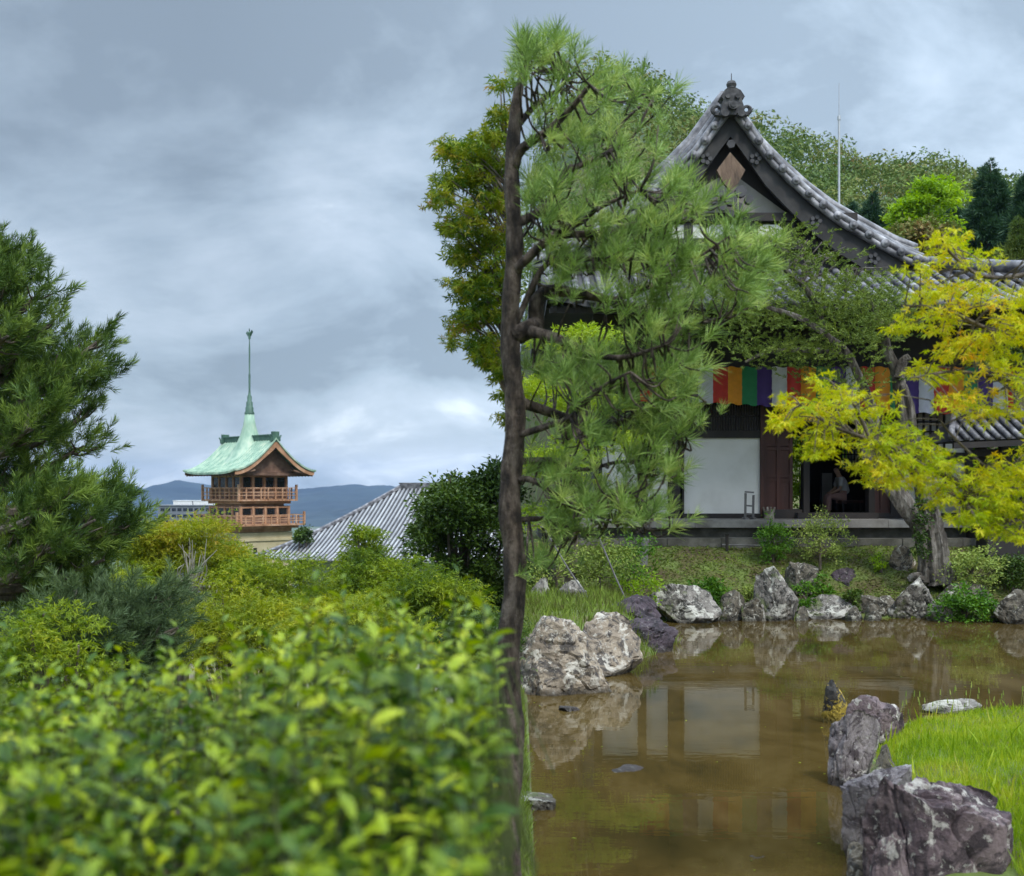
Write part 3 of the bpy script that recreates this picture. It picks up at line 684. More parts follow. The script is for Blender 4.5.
# side and rear skirts
for q, sg in ((XL, -1), (XR, 1)): b.raw([(q, 22.3, 6.3), (q, 38, 6.3), (ax+sg*4.0, 36, 7.5), (ax+sg*4.0, 25.2, 7.5)], [(0, 1, 2, 3)])
b.raw([(XL, 38, 6.3), (XR, 38, 6.3), (ax+4, 36, 7.5), (ax-4, 36, 7.5)], [(0, 1, 2, 3)])
lr = part('lower_roof', m_tileD, b)
b = MB()
for q in np.arange(XL+.1, XR, .27):
    b.tube([skirt(q, s_)+[0, 0, .035] for s_ in np.linspace(0, 1, 9)], .075, 8, rough=.02)
    c0 = skirt(q, 0)+[0, -.01, .02]; b.tube([c0+[0, -.05, 0], c0+[0, .02, 0]], .09, 10)
for q in np.arange(XL+.1, XR, .27):      # joints between the cover tiles
    for s_ in np.arange(.08, 1, .115): c0 = skirt(q, s_)+[0, 0, .04]; c1 = skirt(q, s_+.012)+[0, 0, .04]; b.tube([c0, c1], .083, 6, cap=False)
part('roof_tiles', m_tile, b, lr, smooth=True)
b = MB()
rp = [(tx(900), 25.05, 7.42), (tx(960), 24.95, 7.3), (tx(1010), 24.5, 7.2), (XR+.1, 22.6, 6.75)]
for k_, (w_, h_) in enumerate(((.34, .1), (.28, .09), (.2, .09))):
    for a, c_ in zip(rp[:-1], rp[1:]): b.bar(np.array(a)+[0, 0, k_*.09], np.array(c_)+[0, 0, k_*.09], w_, h_)
b.tube(np.array(rp)+[0, 0, .27], .08, 8)
for sgn, xe in ((-1, XL), (1, XR)):
    h_ = MB(); h_.tube([(xe, 22.35, 6.55 if sgn < 0 else 6.8), (ax+sgn*4.1, 25.1, 7.65)], .14, 8); part('corner_ridge', m_tile, h_, lr, smooth=True)
part('hip_ridge', m_tile, b, lr)
# rafters below the eaves
b = MB()
for q in np.arange(XL+.15, XR, .24): b.bar((q, 22.45, 6.12), (q, 25.1, 6.75), .09, .11)
b.box(XL+.05, XR-.05, 22.5, 22.62, 6.05, 6.16); b.box(tx(590), tx(975), 24.0, 24.2, 6.0, 6.25)
part('rafters', m_wood, b)
b = MB(); b.box(ax-4.3, ax+4.4, 25.15, 36, 6.6, 7.45); part('attic_wall', m_wood, b)

# gable: curve E(u) of tile ends
EU = np.array([0, .25, .78, 1.23, 1.86, 2.45, 2.98, 3.9, 4.45]); EZ = np.array([11.12, 10.80, 10.06, 9.60, 9.02, 8.58, 8.27, 7.76, 7.55])
def ez(u_): return np.interp(abs(u_), EU, EZ)
uu = np.linspace(0, 4.4, 40)
yg = 24.55
roof = MB()
for sg in (-1, 1):
    top = np.array([[ (ax+sg*q, yy, ez(q)+.02) for q in uu] for yy in (yg, 36)]); roof.grid(top, flip=sg < 0)
    low = top-[0, 0, .14]; roof.grid(low, flip=sg > 0)
    roof.grid(np.stack([top[0], low[0]]), flip=sg > 0); roof.grid(np.stack([top[:, -1], low[:, -1]]))
mr = part('main_roof', m_tileD, roof)
b = MB()
for yy in np.arange(yg+.35, 36, .3):
    for sg in (-1, 1):
        b.tube([(ax+sg*q, yy, ez(q)+.06) for q in uu[::3]], .075, 6)
for sg in (-1, 1):
    # verge: short cover tiles whose round ends face the front
    L_ = 0; prev = None; dist = .0
    for q in np.linspace(.12, 4.4, 400):
        p = np.array([q, ez(q)])
        if prev is not None: dist += np.linalg.norm(p-prev)
        prev = p
        if dist >= .4 or L_ == 0:
            L_ = 1; dist = 0
            cpt = np.array([ax+sg*q, yg-.1, ez(q)-.11])
            b.tube([cpt, cpt+[0, .5, .1]], .085, 12); b.tube([cpt+[0, -.035, 0], cpt], [.09, .1], 12)
            b.tube([cpt+[0, -.05, 0], cpt+[0, -.03, 0]], .045, 8)
    # flat verge tiles below
    lo1 = [(ax+sg*q, yg-.02, ez(q)-.2) for q in uu]; b.tube(lo1, .07, 6); b.tube([(ax+sg*q, yg+.02, ez(q)-.03) for q in uu], .08, 6)
part('roof_tiles', m_tile, b, mr, smooth=True)
# descending ridges, stepped courses
b = MB()
for sg in (-1, 1):
    for k_, (r_, dz, dy) in enumerate(((.15, .16, .75), (.14, .3, .75), (.11, .42, .75), (.1, .12, .35))):
        b.tube([(ax+sg*q, yg+dy, ez(q)+dz*(1 if k_ == 3 else 1)) for q in uu], r_, 8)
b.box(ax-.17, ax+.17, yg+.1, 36, 10.9, 11.12); b.tube([(ax, yg+.1, 11.16), (ax, 36, 11.16)], .12, 8)
part('descending_ridge', m_tile, b, mr, smooth=True)
# bargeboard
b = MB()
for sg in (-1, 1):
    tt = uu[:36]; top = [(ax+sg*q, ez(q)-.16) for q in tt]; low = [(ax+sg*q, ez(q)-.16-.62-.14*q/4) for q in tt]
    for ya in (yg+.05, yg+.15):
        b.grid(np.array([[(p[0], ya, p[1]) for p in top], [(p[0], ya, p[1]) for p in low]]), flip=(sg > 0) == (ya < yg+.1))
    b.grid(np.array([[(p[0], yg+.05, p[1]) for p in low], [(p[0], yg+.15, p[1]) for p in low]]))
part('bargeboard', mat('bargeboard_timber', [(.012, .011, .012), (.025, .024, .025), (.045, .042, .043)], 3, rough=.75, bump=.2), b)
# carved studs on the bargeboard
b = MB()
for sg in (-1, 1):
    for q in (.55, 1.9, 3.2):
        z = ez(q)-.55
        for a_ in range(5): b.tube([(ax+sg*q+.09*math.cos(a_*1.257), yg+.0, z+.09*math.sin(a_*1.257)), (ax+sg*q+.09*math.cos(a_*1.257), yg+.06, z+.09*math.sin(a_*1.257))], .05, 7)
b.tube([(ax, yg-.03, 10.15), (ax, yg+.06, 10.15)], .1, 6)
part('fitting', m_tileD, b)
# gable wall, plaster triangle, pendant
b = MB(); gw = yg+.45
b.raw([(ax-3.9, gw, 7.3), (ax+3.9, gw, 7.3)]+[(ax+q, gw, ez(q)-.15) for q in np.linspace(3.9, -3.9, 30)], [tuple(range(32))]); part('gable_wall', m_wood, b)
b = MB(); b.prism([(ax-1.6, tz(214)), (ax+1.35, tz(214)), (ax+.05, tz(172))], gw-.06, gw-.01); part('gable_plaster', m_plasterG, b)
b = MB(); b.box(ax-2.9, ax+2.9, gw-.22, gw-.0, tz(223), tz(215)); b.box(ax-3.6, ax+3.6, gw-.2, gw-.0, tz(251), tz(241))
for q in (-2.4, -.9, .55, 1.4, 2.6): b.box(ax+q-.1, ax+q+.1, gw-.16, gw-.0, tz(241), tz(223))
part('gable_beam', m_wood, b)
for q0, q1 in ((669, 703), (706, 738), (757, 781)):
    b = MB(); z0_, z1_ = tz(239.5), tz(226); x0_, x1_ = tx(q0), tx(q1)
    b.prism([(x0_, z0_), (x1_, z0_), (x1_, z1_-.08), (x1_-.12, z1_), (x0_+.12, z1_), (x0_, z1_-.08)], gw-.13, gw-.02); part('gable_infill', m_plaster, b)
b = MB(); b.prism([(ax-.02, tz(158.5)), (tx(741), tz(176)), (tx(734), tz(189)), (ax-.02, tz(196)), (tx(720), tz(189)), (tx(713), tz(176))], yg-.02, yg+.1); pd = part('gable_pendant', m_carve, b)
b = MB()
for q, zq, r_ in ((-.22, 197, .13), (.22, 197, .13), (-.4, 205, .1), (.4, 205, .1), (0, 205, .14), (-.18, 212, .09), (.18, 212, .09), (0, 219, .08)):
    b.tube([(ax+q, yg-.05, tz(zq)), (ax+q, yg+.1, tz(zq))], r_, 10)
part('carving', m_tileD, b, pd)
# ridge-end ornament
b = MB()
b.prism([(ax-.3, 10.98), (ax+.3, 10.98), (ax+.27, 11.25), (ax+.22, 11.42), (ax+.3, 11.5), (ax+.2, 11.68), (ax+.09, 11.74), (ax-.09, 11.74), (ax-.2, 11.68), (ax-.3, 11.5), (ax-.22, 11.42), (ax-.27, 11.25)], yg-.2, yg+.15)
for sg in (-1, 1):
    a_ = np.linspace(0, 5.0, 16); rr2 = .14-.018*a_
    b.tube([(ax+sg*(.25+.12*0+.0+.08+.5*0)+sg*(.02), yg-.05, 11.0), (ax+sg*.33, yg-.05, 11.08)], .09, 7)
    b.tube([(ax+sg*(.3+rr2[i]*math.cos(a_[i]-1.8)+.06), yg-.05, 11.2+rr2[i]*math.sin(a_[i]-1.8)) for i in range(16)], np.linspace(.065, .03, 16), 6)
    b.tube([(ax+sg*.2, yg-.28, 11.0), (ax+sg*.2, yg-.15, 11.0)], .1, 10)
b.tube([(ax, yg-.3, 11.22), (ax, yg-.15, 11.22)], .12, 12); b.tube([(ax, yg-.32, 11.22), (ax, yg-.3, 11.22)], .07, 10)
b.tube([(ax-.12, yg-.25, 11.5), (ax-.12, yg-.15, 11.5)], .07, 8); b.tube([(ax+.12, yg-.25, 11.5), (ax+.12, yg-.15, 11.5)], .07, 8)
b.lathe((ax, yg-.05, 0), [(.13, 11.7), (.16, 11.76), (.1, 11.8), (.13, 11.9), (.1, 11.98), (.05, 12.0), (.012, 12.04), (.01, 12.22), (0, 12.23)], 10)
part('ridge_ornament', m_tileD if False else mat('ornament_tile', [(.02, .02, .022), (.05, .049, .053), (.12, .117, .12)], 8, rough=.8), b)

ro_ = [q for q in tp.children if q.name.startswith('ridge_ornament')][0]
for vv_ in ro_.data.vertices: vv_.co.z = 10.74+(vv_.co.z-10.98)*.78; vv_.co.x = ax+(vv_.co.x-ax)*.9
# five-colour curtain
cols = [(.62, .035, .02), (.85, .33, .01), (.015, .24, .09), (.06, .02, .2), (.68, .68, .76)]
cm = [mat('curtain_'+n_, [tuple(np.array(c_)*.85), c_], 8, rough=.6, transl=.12) for n_, c_ in zip(('red', 'orange', 'green', 'purple', 'white'), cols)]
b = MB(); Dc = 24.25
pxs_ = np.linspace(640, 1013, 374); per = 14.75
def cbot(p): return np.interp(p, [640, 713, 800, 890, 960, 1013], [402, 403, 408, 412, 414, 416])
for i in range(len(pxs_)-1):
    rows = []
    for p in (pxs_[i], pxs_[i+1]):
        tt = np.linspace(0, 1, 14); col = []
        for t_ in tt:
            py_ = 367+(cbot(p)-367)*t_
            ph = ((p-713) % per)/per
            wv = .02*math.sin(2*math.pi*ph)*(.3+t_)+.014*math.sin(t_*26+ph*3+p*.25)+.01*math.sin(t_*43+p*.7)
            col.append((PX(p, Dc), Dc-wv, PZ(py_, Dc)+.015*math.sin(2*math.pi*ph)))
        rows.append(col)
    b.grid(np.array(rows), mi=int(((pxs_[i]+.5-713)//per) % 5), flip=False)
cur = b.build('curtain', cm, origin=(PX(826, Dc), Dc, PZ(416, Dc)), smooth=True)
tag(cur, 'long festival curtain in red, orange, green, purple and white stripes hung under the temple eaves', 'curtain')

# covered corridor at the right
zc0 = gz(11, 22.8)
cr_ = thing('covered_corridor', 'low covered walkway with grey tiled roof and dark posts beside the temple', 'walkway', (11.2, 22.8, zc0))
b = MB(); pr = []
b.raw([(8.9, 22.3, 3.42), (13.6, 22.3, 3.62), (13.6, 23.3, 4.05), (9.35, 23.3, 3.95), (13.6, 24.3, 3.62), (8.9, 24.3, 3.42)], [(0, 1, 2, 3), (3, 2, 4, 5), (0, 3, 5)])
crf = b.build('roof', m_tileD, cr_)
b = MB()
for q in np.linspace(9.0, 13.5, 22):
    f_ = (q-8.9)/4.7; zt2 = 3.95+.1*f_
    s0 = min(1, (q-8.9)/.45)
    b.tube([(q, 22.27, 3.45+.2*f_), (q, 22.27+1.03*s0, 3.45+.2*f_+(zt2-3.45-.2*f_)*s0+.02)], .06, 6)
b.tube([(9.35, 23.3, 4.02), (13.6, 23.3, 4.12)], .1, 8); b.tube([(8.9, 22.3, 3.5), (9.35, 23.3, 4.0)], .07, 6)
b.build('roof_tiles', m_tile, crf, smooth=True)
b = MB(); b.bar((8.95, 22.32, 3.33), (13.6, 22.32, 3.53), .08, .12); b.bar((9.6, 22.9, 3.2), (13.6, 22.9, 3.3), .12, .14); b.build('beam', m_wood, cr_)
for q in (PX(1003, 22.9), PX(1060, 22.9)):
    for yy in (22.75, 23.9): b = MB(); b.box(q-.1, q+.1, yy, yy+.16, zc0-.3, 3.55); b.build('post', m_wood, cr_)
b = MB(); b.box(9.75, 13.6, 22.55, 24.2, zc0-.4, 1.72); b.box(9.9, 13.6, 23.85, 23.93, 1.75, 2.6); b.build('deck', m_wood, cr_)

# wooden stile, stump, rope barrier
st = thing('wooden_stand', 'small grey ladder-like wooden stand in front of the white plaster panel', 'stand', (tx(749, 24.2), 24.2, zf))
sx0, sx1 = PX(745.2, 24.2), PX(753, 24.2)
for a_, t_ in ((sx0, 493), (sx1, 495)):
    b = MB(); b.bar((a_, 24.2, zf), (a_+.01, 24.2, PZ(t_, 24.2)), .045); b.build('leg', m_woodG, st)
for z in (zf+.12, zf+.3, zf+.6): b = MB(); b.bar((sx0-.01, 24.2, z), (sx1+.02, 24.2, z-.015), .035); b.build('rung', m_woodG, st)
for a_ in (sx0, sx1): b = MB(); b.box(a_-.03, a_+.03, 24.02, 24.38, zf, zf+.04); b.build('foot', m_woodG, st)
b = MB(); c0 = P(769, 522, 23.8); c0[2] = zf
b.tube([c0, c0+[0.01, 0, .12], c0+[-.01, 0, .2]], [.13, .1, .12], 9, rough=.08)
for k in range(4): a_ = k*1.6; b.tube([c0+[.07*math.cos(a_), .07*math.sin(a_), .1], c0+[.13*math.cos(a_), .13*math.sin(a_), .27]], [.03, .022], 5)
tag(b.build('driftwood_stump', m_barkpale, origin=tuple(c0)), 'short weathered stump standing on the stone platform by the door', 'stump')
c0 = P(727, 545, 22.9); c0[2] = gz(c0[0], 22.9)
br = thing('low_barrier', 'low black stake barrier with a bamboo rail on the mossy bank below the platform', 'barrier', c0)
for q, h_ in ((0, .32), (.95, .3)): b = MB(); p = c0+[q, 0, 0]; p[2] = gz(p[0], p[1])-.05; b.tube([p, p+[0, 0, h_+.05], p+[0, 0, h_+.08]], [.035, .035, .05], 7); b.build('stake', m_rope, br)
b = MB(); b.tube([c0+[-.1, 0, .13], c0+[1.1, 0, .1]], .016, 6); b.build('rail', m_woodG, br)

# lightning mast on the hill
mD = 75.0; mx_ = PX(839, mD); mb_ = gz(mx_, mD)
ms = thing('lightning_mast', 'thin grey metal mast rising against the sky behind the roof', 'mast', (mx_, mD, mb_))
b = MB(); b.tube([(mx_, mD, mb_), (mx_, mD, PZ(118, mD))], [.1, .07], 8); b.build('pole', m_metal, ms)
b = MB(); b.tube([(mx_, mD, PZ(118, mD)), (mx_, mD, PZ(83, mD))], [.03, .018], 6); b.build('rod', m_metal, ms)
b = MB(); b.tube([(mx_, mD, PZ(120, mD)), (mx_, mD, PZ(116, mD))], .11, 8); b.build('collar', m_metal, ms)

# ------------------------------------------------------------------ rocks
import bmesh
def ico(n):
    bm = bmesh.new(); bmesh.ops.create_icosphere(bm, subdivisions=n, radius=1)
    v = np.array([q.co[:] for q in bm.verts]); f = np.array([[l.index for l in q.verts] for q in bm.faces]); bm.free(); return v, f
ICO = {4: ico(4), 5: ico(5), 6: ico(6)}
def rock(label, px0, px1, pt, pb, m, D=None, seed=0, lean=0.0, chips=11, depth=.8, res=5, sink=.18, group=None, top=1.0, zb=0.0, rough=1.0):
    if D is None: D = (H-zb)*F/(pb-CY)
    r = np.random.default_rng(seed+100)
    v, f = ICO[res]; v = v.copy()
    ex = (.08 if D > 12 else 0)*(px1-px0); px0 -= ex; px1 += ex; yc = D+(px1-px0)*D/F*depth*.35; wd = (px1-px0)*yc/F; ht = PZ(pt, yc)-zb; xc = PX((px0+px1)/2, yc)
    so_ = r.uniform(0, 90, 3)
    n0 = np.array([mnoise.fractal(Vector(q*.9+so_), 1.0, 2.0, 3) for q in v]); v *= (1+.28*n0)[:, None]
    for k in range(chips):
        n = r.normal(size=3); n[2] *= .8; n /= np.linalg.norm(n); d = r.uniform(.42, .8)
        o = np.maximum(v@n-d, 0); v -= o[:, None]*n*.985
    # fractal noise, with creases
    nz_ = np.array([mnoise.fractal(Vector(q*1.3+so_), .9, 2.1, 6) for q in v])
    rd = np.array([abs(mnoise.noise(Vector(q*2.6+so_+5))) for q in v])
    fine = np.array([mnoise.fractal(Vector(q*6+so_), .7, 2.1, 4) for q in v])
    nrm = v/np.linalg.norm(v, axis=1)[:, None]
    v += nrm*((.085*nz_-.075*np.exp(-(rd/.04)**2)+.03*fine)*rough)[:, None]
    v[:, 0] += lean*(v[:, 2]-v[:, 2].min())*.5
    v[:, 2] = np.where(v[:, 2] > 0, v[:, 2]*top, v[:, 2])
    lo, hi = v.min(0), v.max(0)
    v = (v-(lo+hi)/2)/(hi-lo)
    hgt = ht+sink
    v = v*[wd, wd*depth, hgt*1.15]
    ctr = np.array([xc, yc, 0])
    v[:, 2] += ht+zb-hgt*1.15/2
    o = MB(); o.arr(v+[ctr[0], ctr[1], 0], f.reshape(-1), np.full(len(f), 3))
    ob = o.build('rock', m, origin=(ctr[0], ctr[1], zb-.05), smooth=False)
    for p_ in ob.data.polygons: pass
    tag(ob, label, 'rock', group)
    return ob
RG = 'rocks around the pond'
def gD(px, py):                  # distance at which the view ray meets the ground
    D = 4.0
    while D < 30:
        if PZ(py, D) <= gz(PX(px, D), D): return D
        D += .05
    return 24
for (lb, a, b_, t_, bt, m, kw) in [
    ('biggest tan and grey boulder of the left shore, low and broad with crumbled cracks', 507, 606, 614, 694, m_rockB, dict(seed=1, chips=9, res=6, depth=.7, lean=-.25)),
    ('tan pointed boulder joined to the dark flat stone, on the left shore', 574, 638, 612, 676, m_rockB, dict(seed=2, chips=11, lean=.2, depth=.8)),
    ('small ribbed grey rock at the water beside the pine trunk', 517, 545, 652, 694, m_rockW, dict(seed=3, chips=8)),
    ('long dark purple slab with a flat top behind the tan boulders', 572, 655, 594, 634, m_rockD, dict(seed=4, chips=12, D=17.3, zb=.05, depth=.5)),
    ('low dark stone dipping its point into the pond', 612, 672, 618, 652, m_rockD, dict(seed=5, chips=10, lean=.7, depth=.7)),
    ('upright pale grey rock standing behind the purple slab', 557, 584, 580, 608, m_rockW, dict(seed=6, D=18.6, zb=.4)),
    ('small pale rock half lost in dry grass under the pine', 526, 548, 577, 603, m_rockW, dict(seed=7, D=18.8, zb=.45)),
    ('large lichen covered rock with a rounded peak, first on the far shore', 652, 716, 583, 623, m_rockW, dict(seed=8, depth=.6, chips=10)),
    ('squat grey rock under the bright green fern shrub', 716, 746, 590, 621, m_rockM, dict(seed=9)),
    ('little dark rock between the fern shrub and the tall white rock', 741, 760, 597, 621, m_rockM, dict(seed=10)),
    ('tall white and grey pointed rock on the far shore', 757, 796, 565, 621, m_rockW, dict(seed=11, chips=9, depth=.7, lean=-.2)),
    ('brown leaning rock just right of the tall white rock', 789, 818, 562, 606, m_rockM, dict(seed=12, D=21.4, zb=.25, lean=.3)),
    ('blue black rock set back on the bank between ferns', 828, 863, 567, 598, m_rockD, dict(seed=13, D=21.8, zb=.3, chips=12)),
    ('low domed rock with white lichen patches at the waterline', 803, 856, 594, 619, m_rockW, dict(seed=14, depth=.6)),
    ('plain flat topped brown rock at the waterline', 853, 882, 594, 618, m_rockM, dict(seed=15, chips=13)),
    ('narrow dark rock wedged against the big square boulder', 877, 898, 596, 618, m_rockM, dict(seed=16)),
    ('big square boulder with a pale right face below the old tree', 889, 938, 575, 619, m_rockW, dict(seed=17, chips=14, depth=.75)),
    ('mossy rock under the shrub to the right of the square boulder', 936, 985, 580, 617, m_rockM, dict(seed=18)),
    ('large brown rock beyond the right-hand shrub', 994, 1048, 588, 624, m_rockM, dict(seed=19)),
    ('brown flat-faced rock on the bank near the base of the old tree', 889, 916, 545, 570, m_rockB, dict(seed=20, D=22.2, zb=.65)),
    ('small dark rock splashed with yellow lichen at the tip of the grass point', 822, 849, 679, 724, m_rockY, dict(seed=21, chips=9)),
    ('broad dark purple rock behind the pointed rock of the grass point', 829, 902, 693, 748, m_rockP, dict(seed=22, chips=10, depth=.8, lean=.2)),
    ('sharp pointed rock with a white crest on the grass point', 826, 879, 707, 787, m_rockG, dict(seed=23, chips=10, depth=.9, lean=.35, res=6)),
    ('small rounded lichen rock tucked between the pointed rock and the near boulders', 864, 902, 746, 782, m_rockM, dict(seed=24, zb=.1)),
    ('pale grey boulder second nearest on the grass shore', 840, 918, 766, 862, m_rockG, dict(seed=25, chips=7, res=6, depth=.6)),
    ('nearest and largest purple boulder with a squared top beside the grass', 868, 1015, 777, 905, m_rockP, dict(seed=33, chips=10, res=6, depth=.7, lean=-.15, zb=-.12, top=1.1, D=6.15)),
    ('small brown block at the foot of the nearest boulder', 864, 914, 830, 900, m_rockP, dict(seed=27, chips=9, D=5.9, zb=-.02)),
    ('low rusty stone in the water at the foot of the near boulders', 846, 884, 843, 905, m_rockB, dict(seed=28, chips=10, D=6.6)),
    ('flat whitish stone lying in the grass at the far rim of the point', 922, 978, 699, 718, m_rockW, dict(seed=29, chips=8, D=11.9, zb=.18, depth=.5)),
    ('flat stone just breaking the water beside the pine', 519, 556, 793, 810, m_rockM, dict(seed=30, chips=8, depth=1.1, sink=.1)),
    ]:
    rock(lb, a, b_, t_, bt, m, group=RG, **kw)
for i, (a, b_, pt_, m_, lb) in enumerate([(636, 660, 606, m_rockM, 'small mossy stone between the purple slab and the first lichen rock'), (795, 808, 606, m_rockM, 'small brown stone squeezed beside the tall white rock'), (706, 722, 607, m_rockW, 'little pale stone at the foot of the fern shrub'),
        (750, 766, 604, m_rockW, 'small light stone between the squat grey rock and the tall white rock'), (688, 706, 608, m_rockM, 'low dark stone in front of the first lichen rock'), (866, 880, 604, m_rockM, 'rounded brown stone before the flat topped rock'),
        (928, 950, 603, m_rockW, 'small pale stone just right of the square boulder'), (984, 1000, 601, m_rockM, 'small mossy stone right of the waterline azalea'), (846, 860, 606, m_rockM, 'pebble sized brown stone right of the low domed rock')]):
    rock(lb, a, b_, pt_, 621, m_, seed=70+i, group=RG, res=4)
# flat stones lying just under the surface
for i, (a, b_, py_, lb) in enumerate([(737, 782, 858, 'thin dark stone breaking the pond surface near the grass shore'), (606, 648, 770, 'thin dark stone at the surface in the middle of the pond'), (560, 583, 708, 'dark sliver of stone at the surface near the left shore')]):
    rock(lb, a, b_, py_-3, py_+3, m_rockD, seed=50+i, depth=1.1, sink=.05, group=RG)

# ------------------------------------------------------------------ foliage helpers
def unit(v): return v/(np.linalg.norm(v, axis=-1, keepdims=True)+1e-9)
def clump_leaves(mb, centers, rad, n, tmpl, size, flat=.5, up=.8, mi=0, droop=0.0):
    centers = np.asarray(centers); k = len(centers)
    rad = np.broadcast_to(np.asarray(rad, float), (k,))
    d = unit(rng.normal(size=(k, n, 3)))*(rng.random((k, n, 1))**.45)
    off = d*rad[:, None, None]*np.array([1, 1, flat])
    pos = (centers[:, None, :]+off).reshape(-1, 3)
    outw = unit(off.reshape(-1, 3)*[1, 1, 1.5])
    xd = unit(outw*[1, 1, .3]+rng.normal(size=pos.shape)*.6+[0, 0, -droop])
    zd = unit(rng.normal(size=pos.shape)*.55+[0, 0, up]+outw*.4)
    mb.inst(tmpl, pos, xd, zd, size*rng.uniform(.65, 1.25, len(pos)), mi)
def tree(name, label, cat, base, top, crowns, m_leaf, tmpl, size, nclump, nleaf, crad, trunk_r=.15, group=None, m_tr=None, flat=.5, limbs=9, up=.8, gap=.0, droop=0.):
    """crowns: list of (center, radii). Clumps sit through each ellipsoid's outer volume; limbs reach to some of them."""
    base = np.array(base, float); t = thing(name, label, cat, base, group)
    lf = MB(); tot = sum(np.prod(c[1])**(2/3) for c in crowns); allc = []
    for c, r in crowns:
        k = max(4, int(nclump*np.prod(r)**(2/3)/tot))
        d = unit(rng.normal(size=(k, 3))); rad = rng.uniform(.35, 1, (k, 1))**.5
        d[:, 2] = np.where(d[:, 2] < -.45, -d[:, 2]*.6, d[:, 2])
        jit = 1+.22*np.sin(d[:, :1]*5+c[0])*np.cos(d[:, 2:]*6+c[1])
        cs = np.array(c)+d*rad*np.array(r)*jit; allc.append(cs)
        clump_leaves(lf, cs, crad*rng.uniform(.6, 1.35, k), nleaf, tmpl, size, flat, up, droop=droop)
    lf.build('crown', m_leaf, t)
    allc = np.concatenate(allc); tr = MB()
    mid = np.mean([c[0] for c in crowns], axis=0)
    tp_ = np.array([mid[0], mid[1], top-(top-base[2])*.18])
    tl = catmull(wob([base-[0, 0, .2], base*.66+tp_*.34, base*.33+tp_*.67, tp_], trunk_r*.8), 6)
    tr.tube(tl, np.linspace(trunk_r*1.25, trunk_r*.35, len(tl)), 8, rough=.06)
    for q in allc[rng.choice(len(allc), min(limbs, len(allc)), replace=False)]:
        i = int(np.clip((.35+.5*rng.random())*len(tl), 0, len(tl)-1)); s0 = tl[i]
        m1 = s0*.5+q*.5+[0, 0, -.08*np.linalg.norm(q-s0)]
        pl = catmull([s0, m1, q], 5); tr.tube(pl, np.linspace(trunk_r*.42, trunk_r*.08, len(pl)), 6)
    tr.build('trunk', m_tr or m_bark, t)
    return t

# ------------------------------------------------------------------ foreground hedge (camera side, left)
hg = thing('hedge', 'glossy bright green broadleaf hedge filling the lower left, closest to the camera', 'hedge', (-1.0, 1.9, gz(-1.0, 1.9)))
hl = MB(); hs_ = MB()
YT = ([-200, 0, 60, 110, 150, 200, 240, 290, 350, 400, 450, 480, 512], [662, 662, 658, 646, 664, 668, 632, 606, 604, 604, 602, 604, 620])
cnt = 0
PP, XD, ZD, SC = [], [], [], []
while cnt < 2600:
    y = .85+rng.random()**1.0*2.3; px = rng.uniform(-160, 507); x = PX(px, y)
    ztop = H-(np.interp(px, *YT)-CY)*2.6/F
    ztop -= .42*max(0, (1.55-y))**1.5+.05*rng.random()
    ztop += .11*math.sin(x*7+y*4)*math.cos(y*9-x*4)-.035
    depth_ = rng.random()**1.6*.55; zt1 = ztop-depth_
    if depth_ < .03 and rng.random() < .13: zt1 += rng.uniform(.03, .14)*(1 if px > 225 or rng.random() < .3 else .4)
    lean = rng.normal(size=3)*[.16, .16, .05]; lean[2] = 1; lean = lean/np.linalg.norm(lean)
    if x > -.1: lean[0] = -abs(lean[0])
    nl = rng.integers(7, 12); L0 = .2
    tip = np.array([x, y, zt1]); bs_ = tip-lean*L0
    hs_.tube([bs_-lean*.12, bs_*.5+tip*.5, tip], [.002, .0017, .001], 4, cap=False)
    for k in range(nl):
        f_ = k/(nl-1); p = bs_+lean*L0*f_; a = k*2.4+cnt
        o = np.array([math.cos(a), math.sin(a), .12+.7*f_**2]); 
        PP.append(p); XD.append(o+rng.normal(size=3)*.15); ZD.append(lean*1.0+rng.normal(size=3)*.35-.3*np.array([math.cos(a), math.sin(a), 0])); SC.append(.056*rng.uniform(.65, 1.2)*(1-.3*f_**3))
    cnt += 1
PP = np.array(PP); XD = np.array(XD); ZD = np.array(ZD); SC = np.array(SC)
k = PP[:, 0] < -.035
hl.inst(OVATE, PP[k], XD[k], ZD[k], SC[k])
hl.build('foliage', m_hedge, hg, smooth=True); hs_.build('stems', m_stem, hg)
b = MB()
for i in range(60):
    y = rng.uniform(1.0, 2.8); x = PX(rng.uniform(-100, 490), y); z = gz(x, y)
    b.tube(catmull(wob([(x, y, z-.05), (x+.03, y, z+.4), (x-.05, y+.02, z+.8), (x, y, 1.75)], .04), 4), .012, 5)
b.build('branches', m_bark, hg)

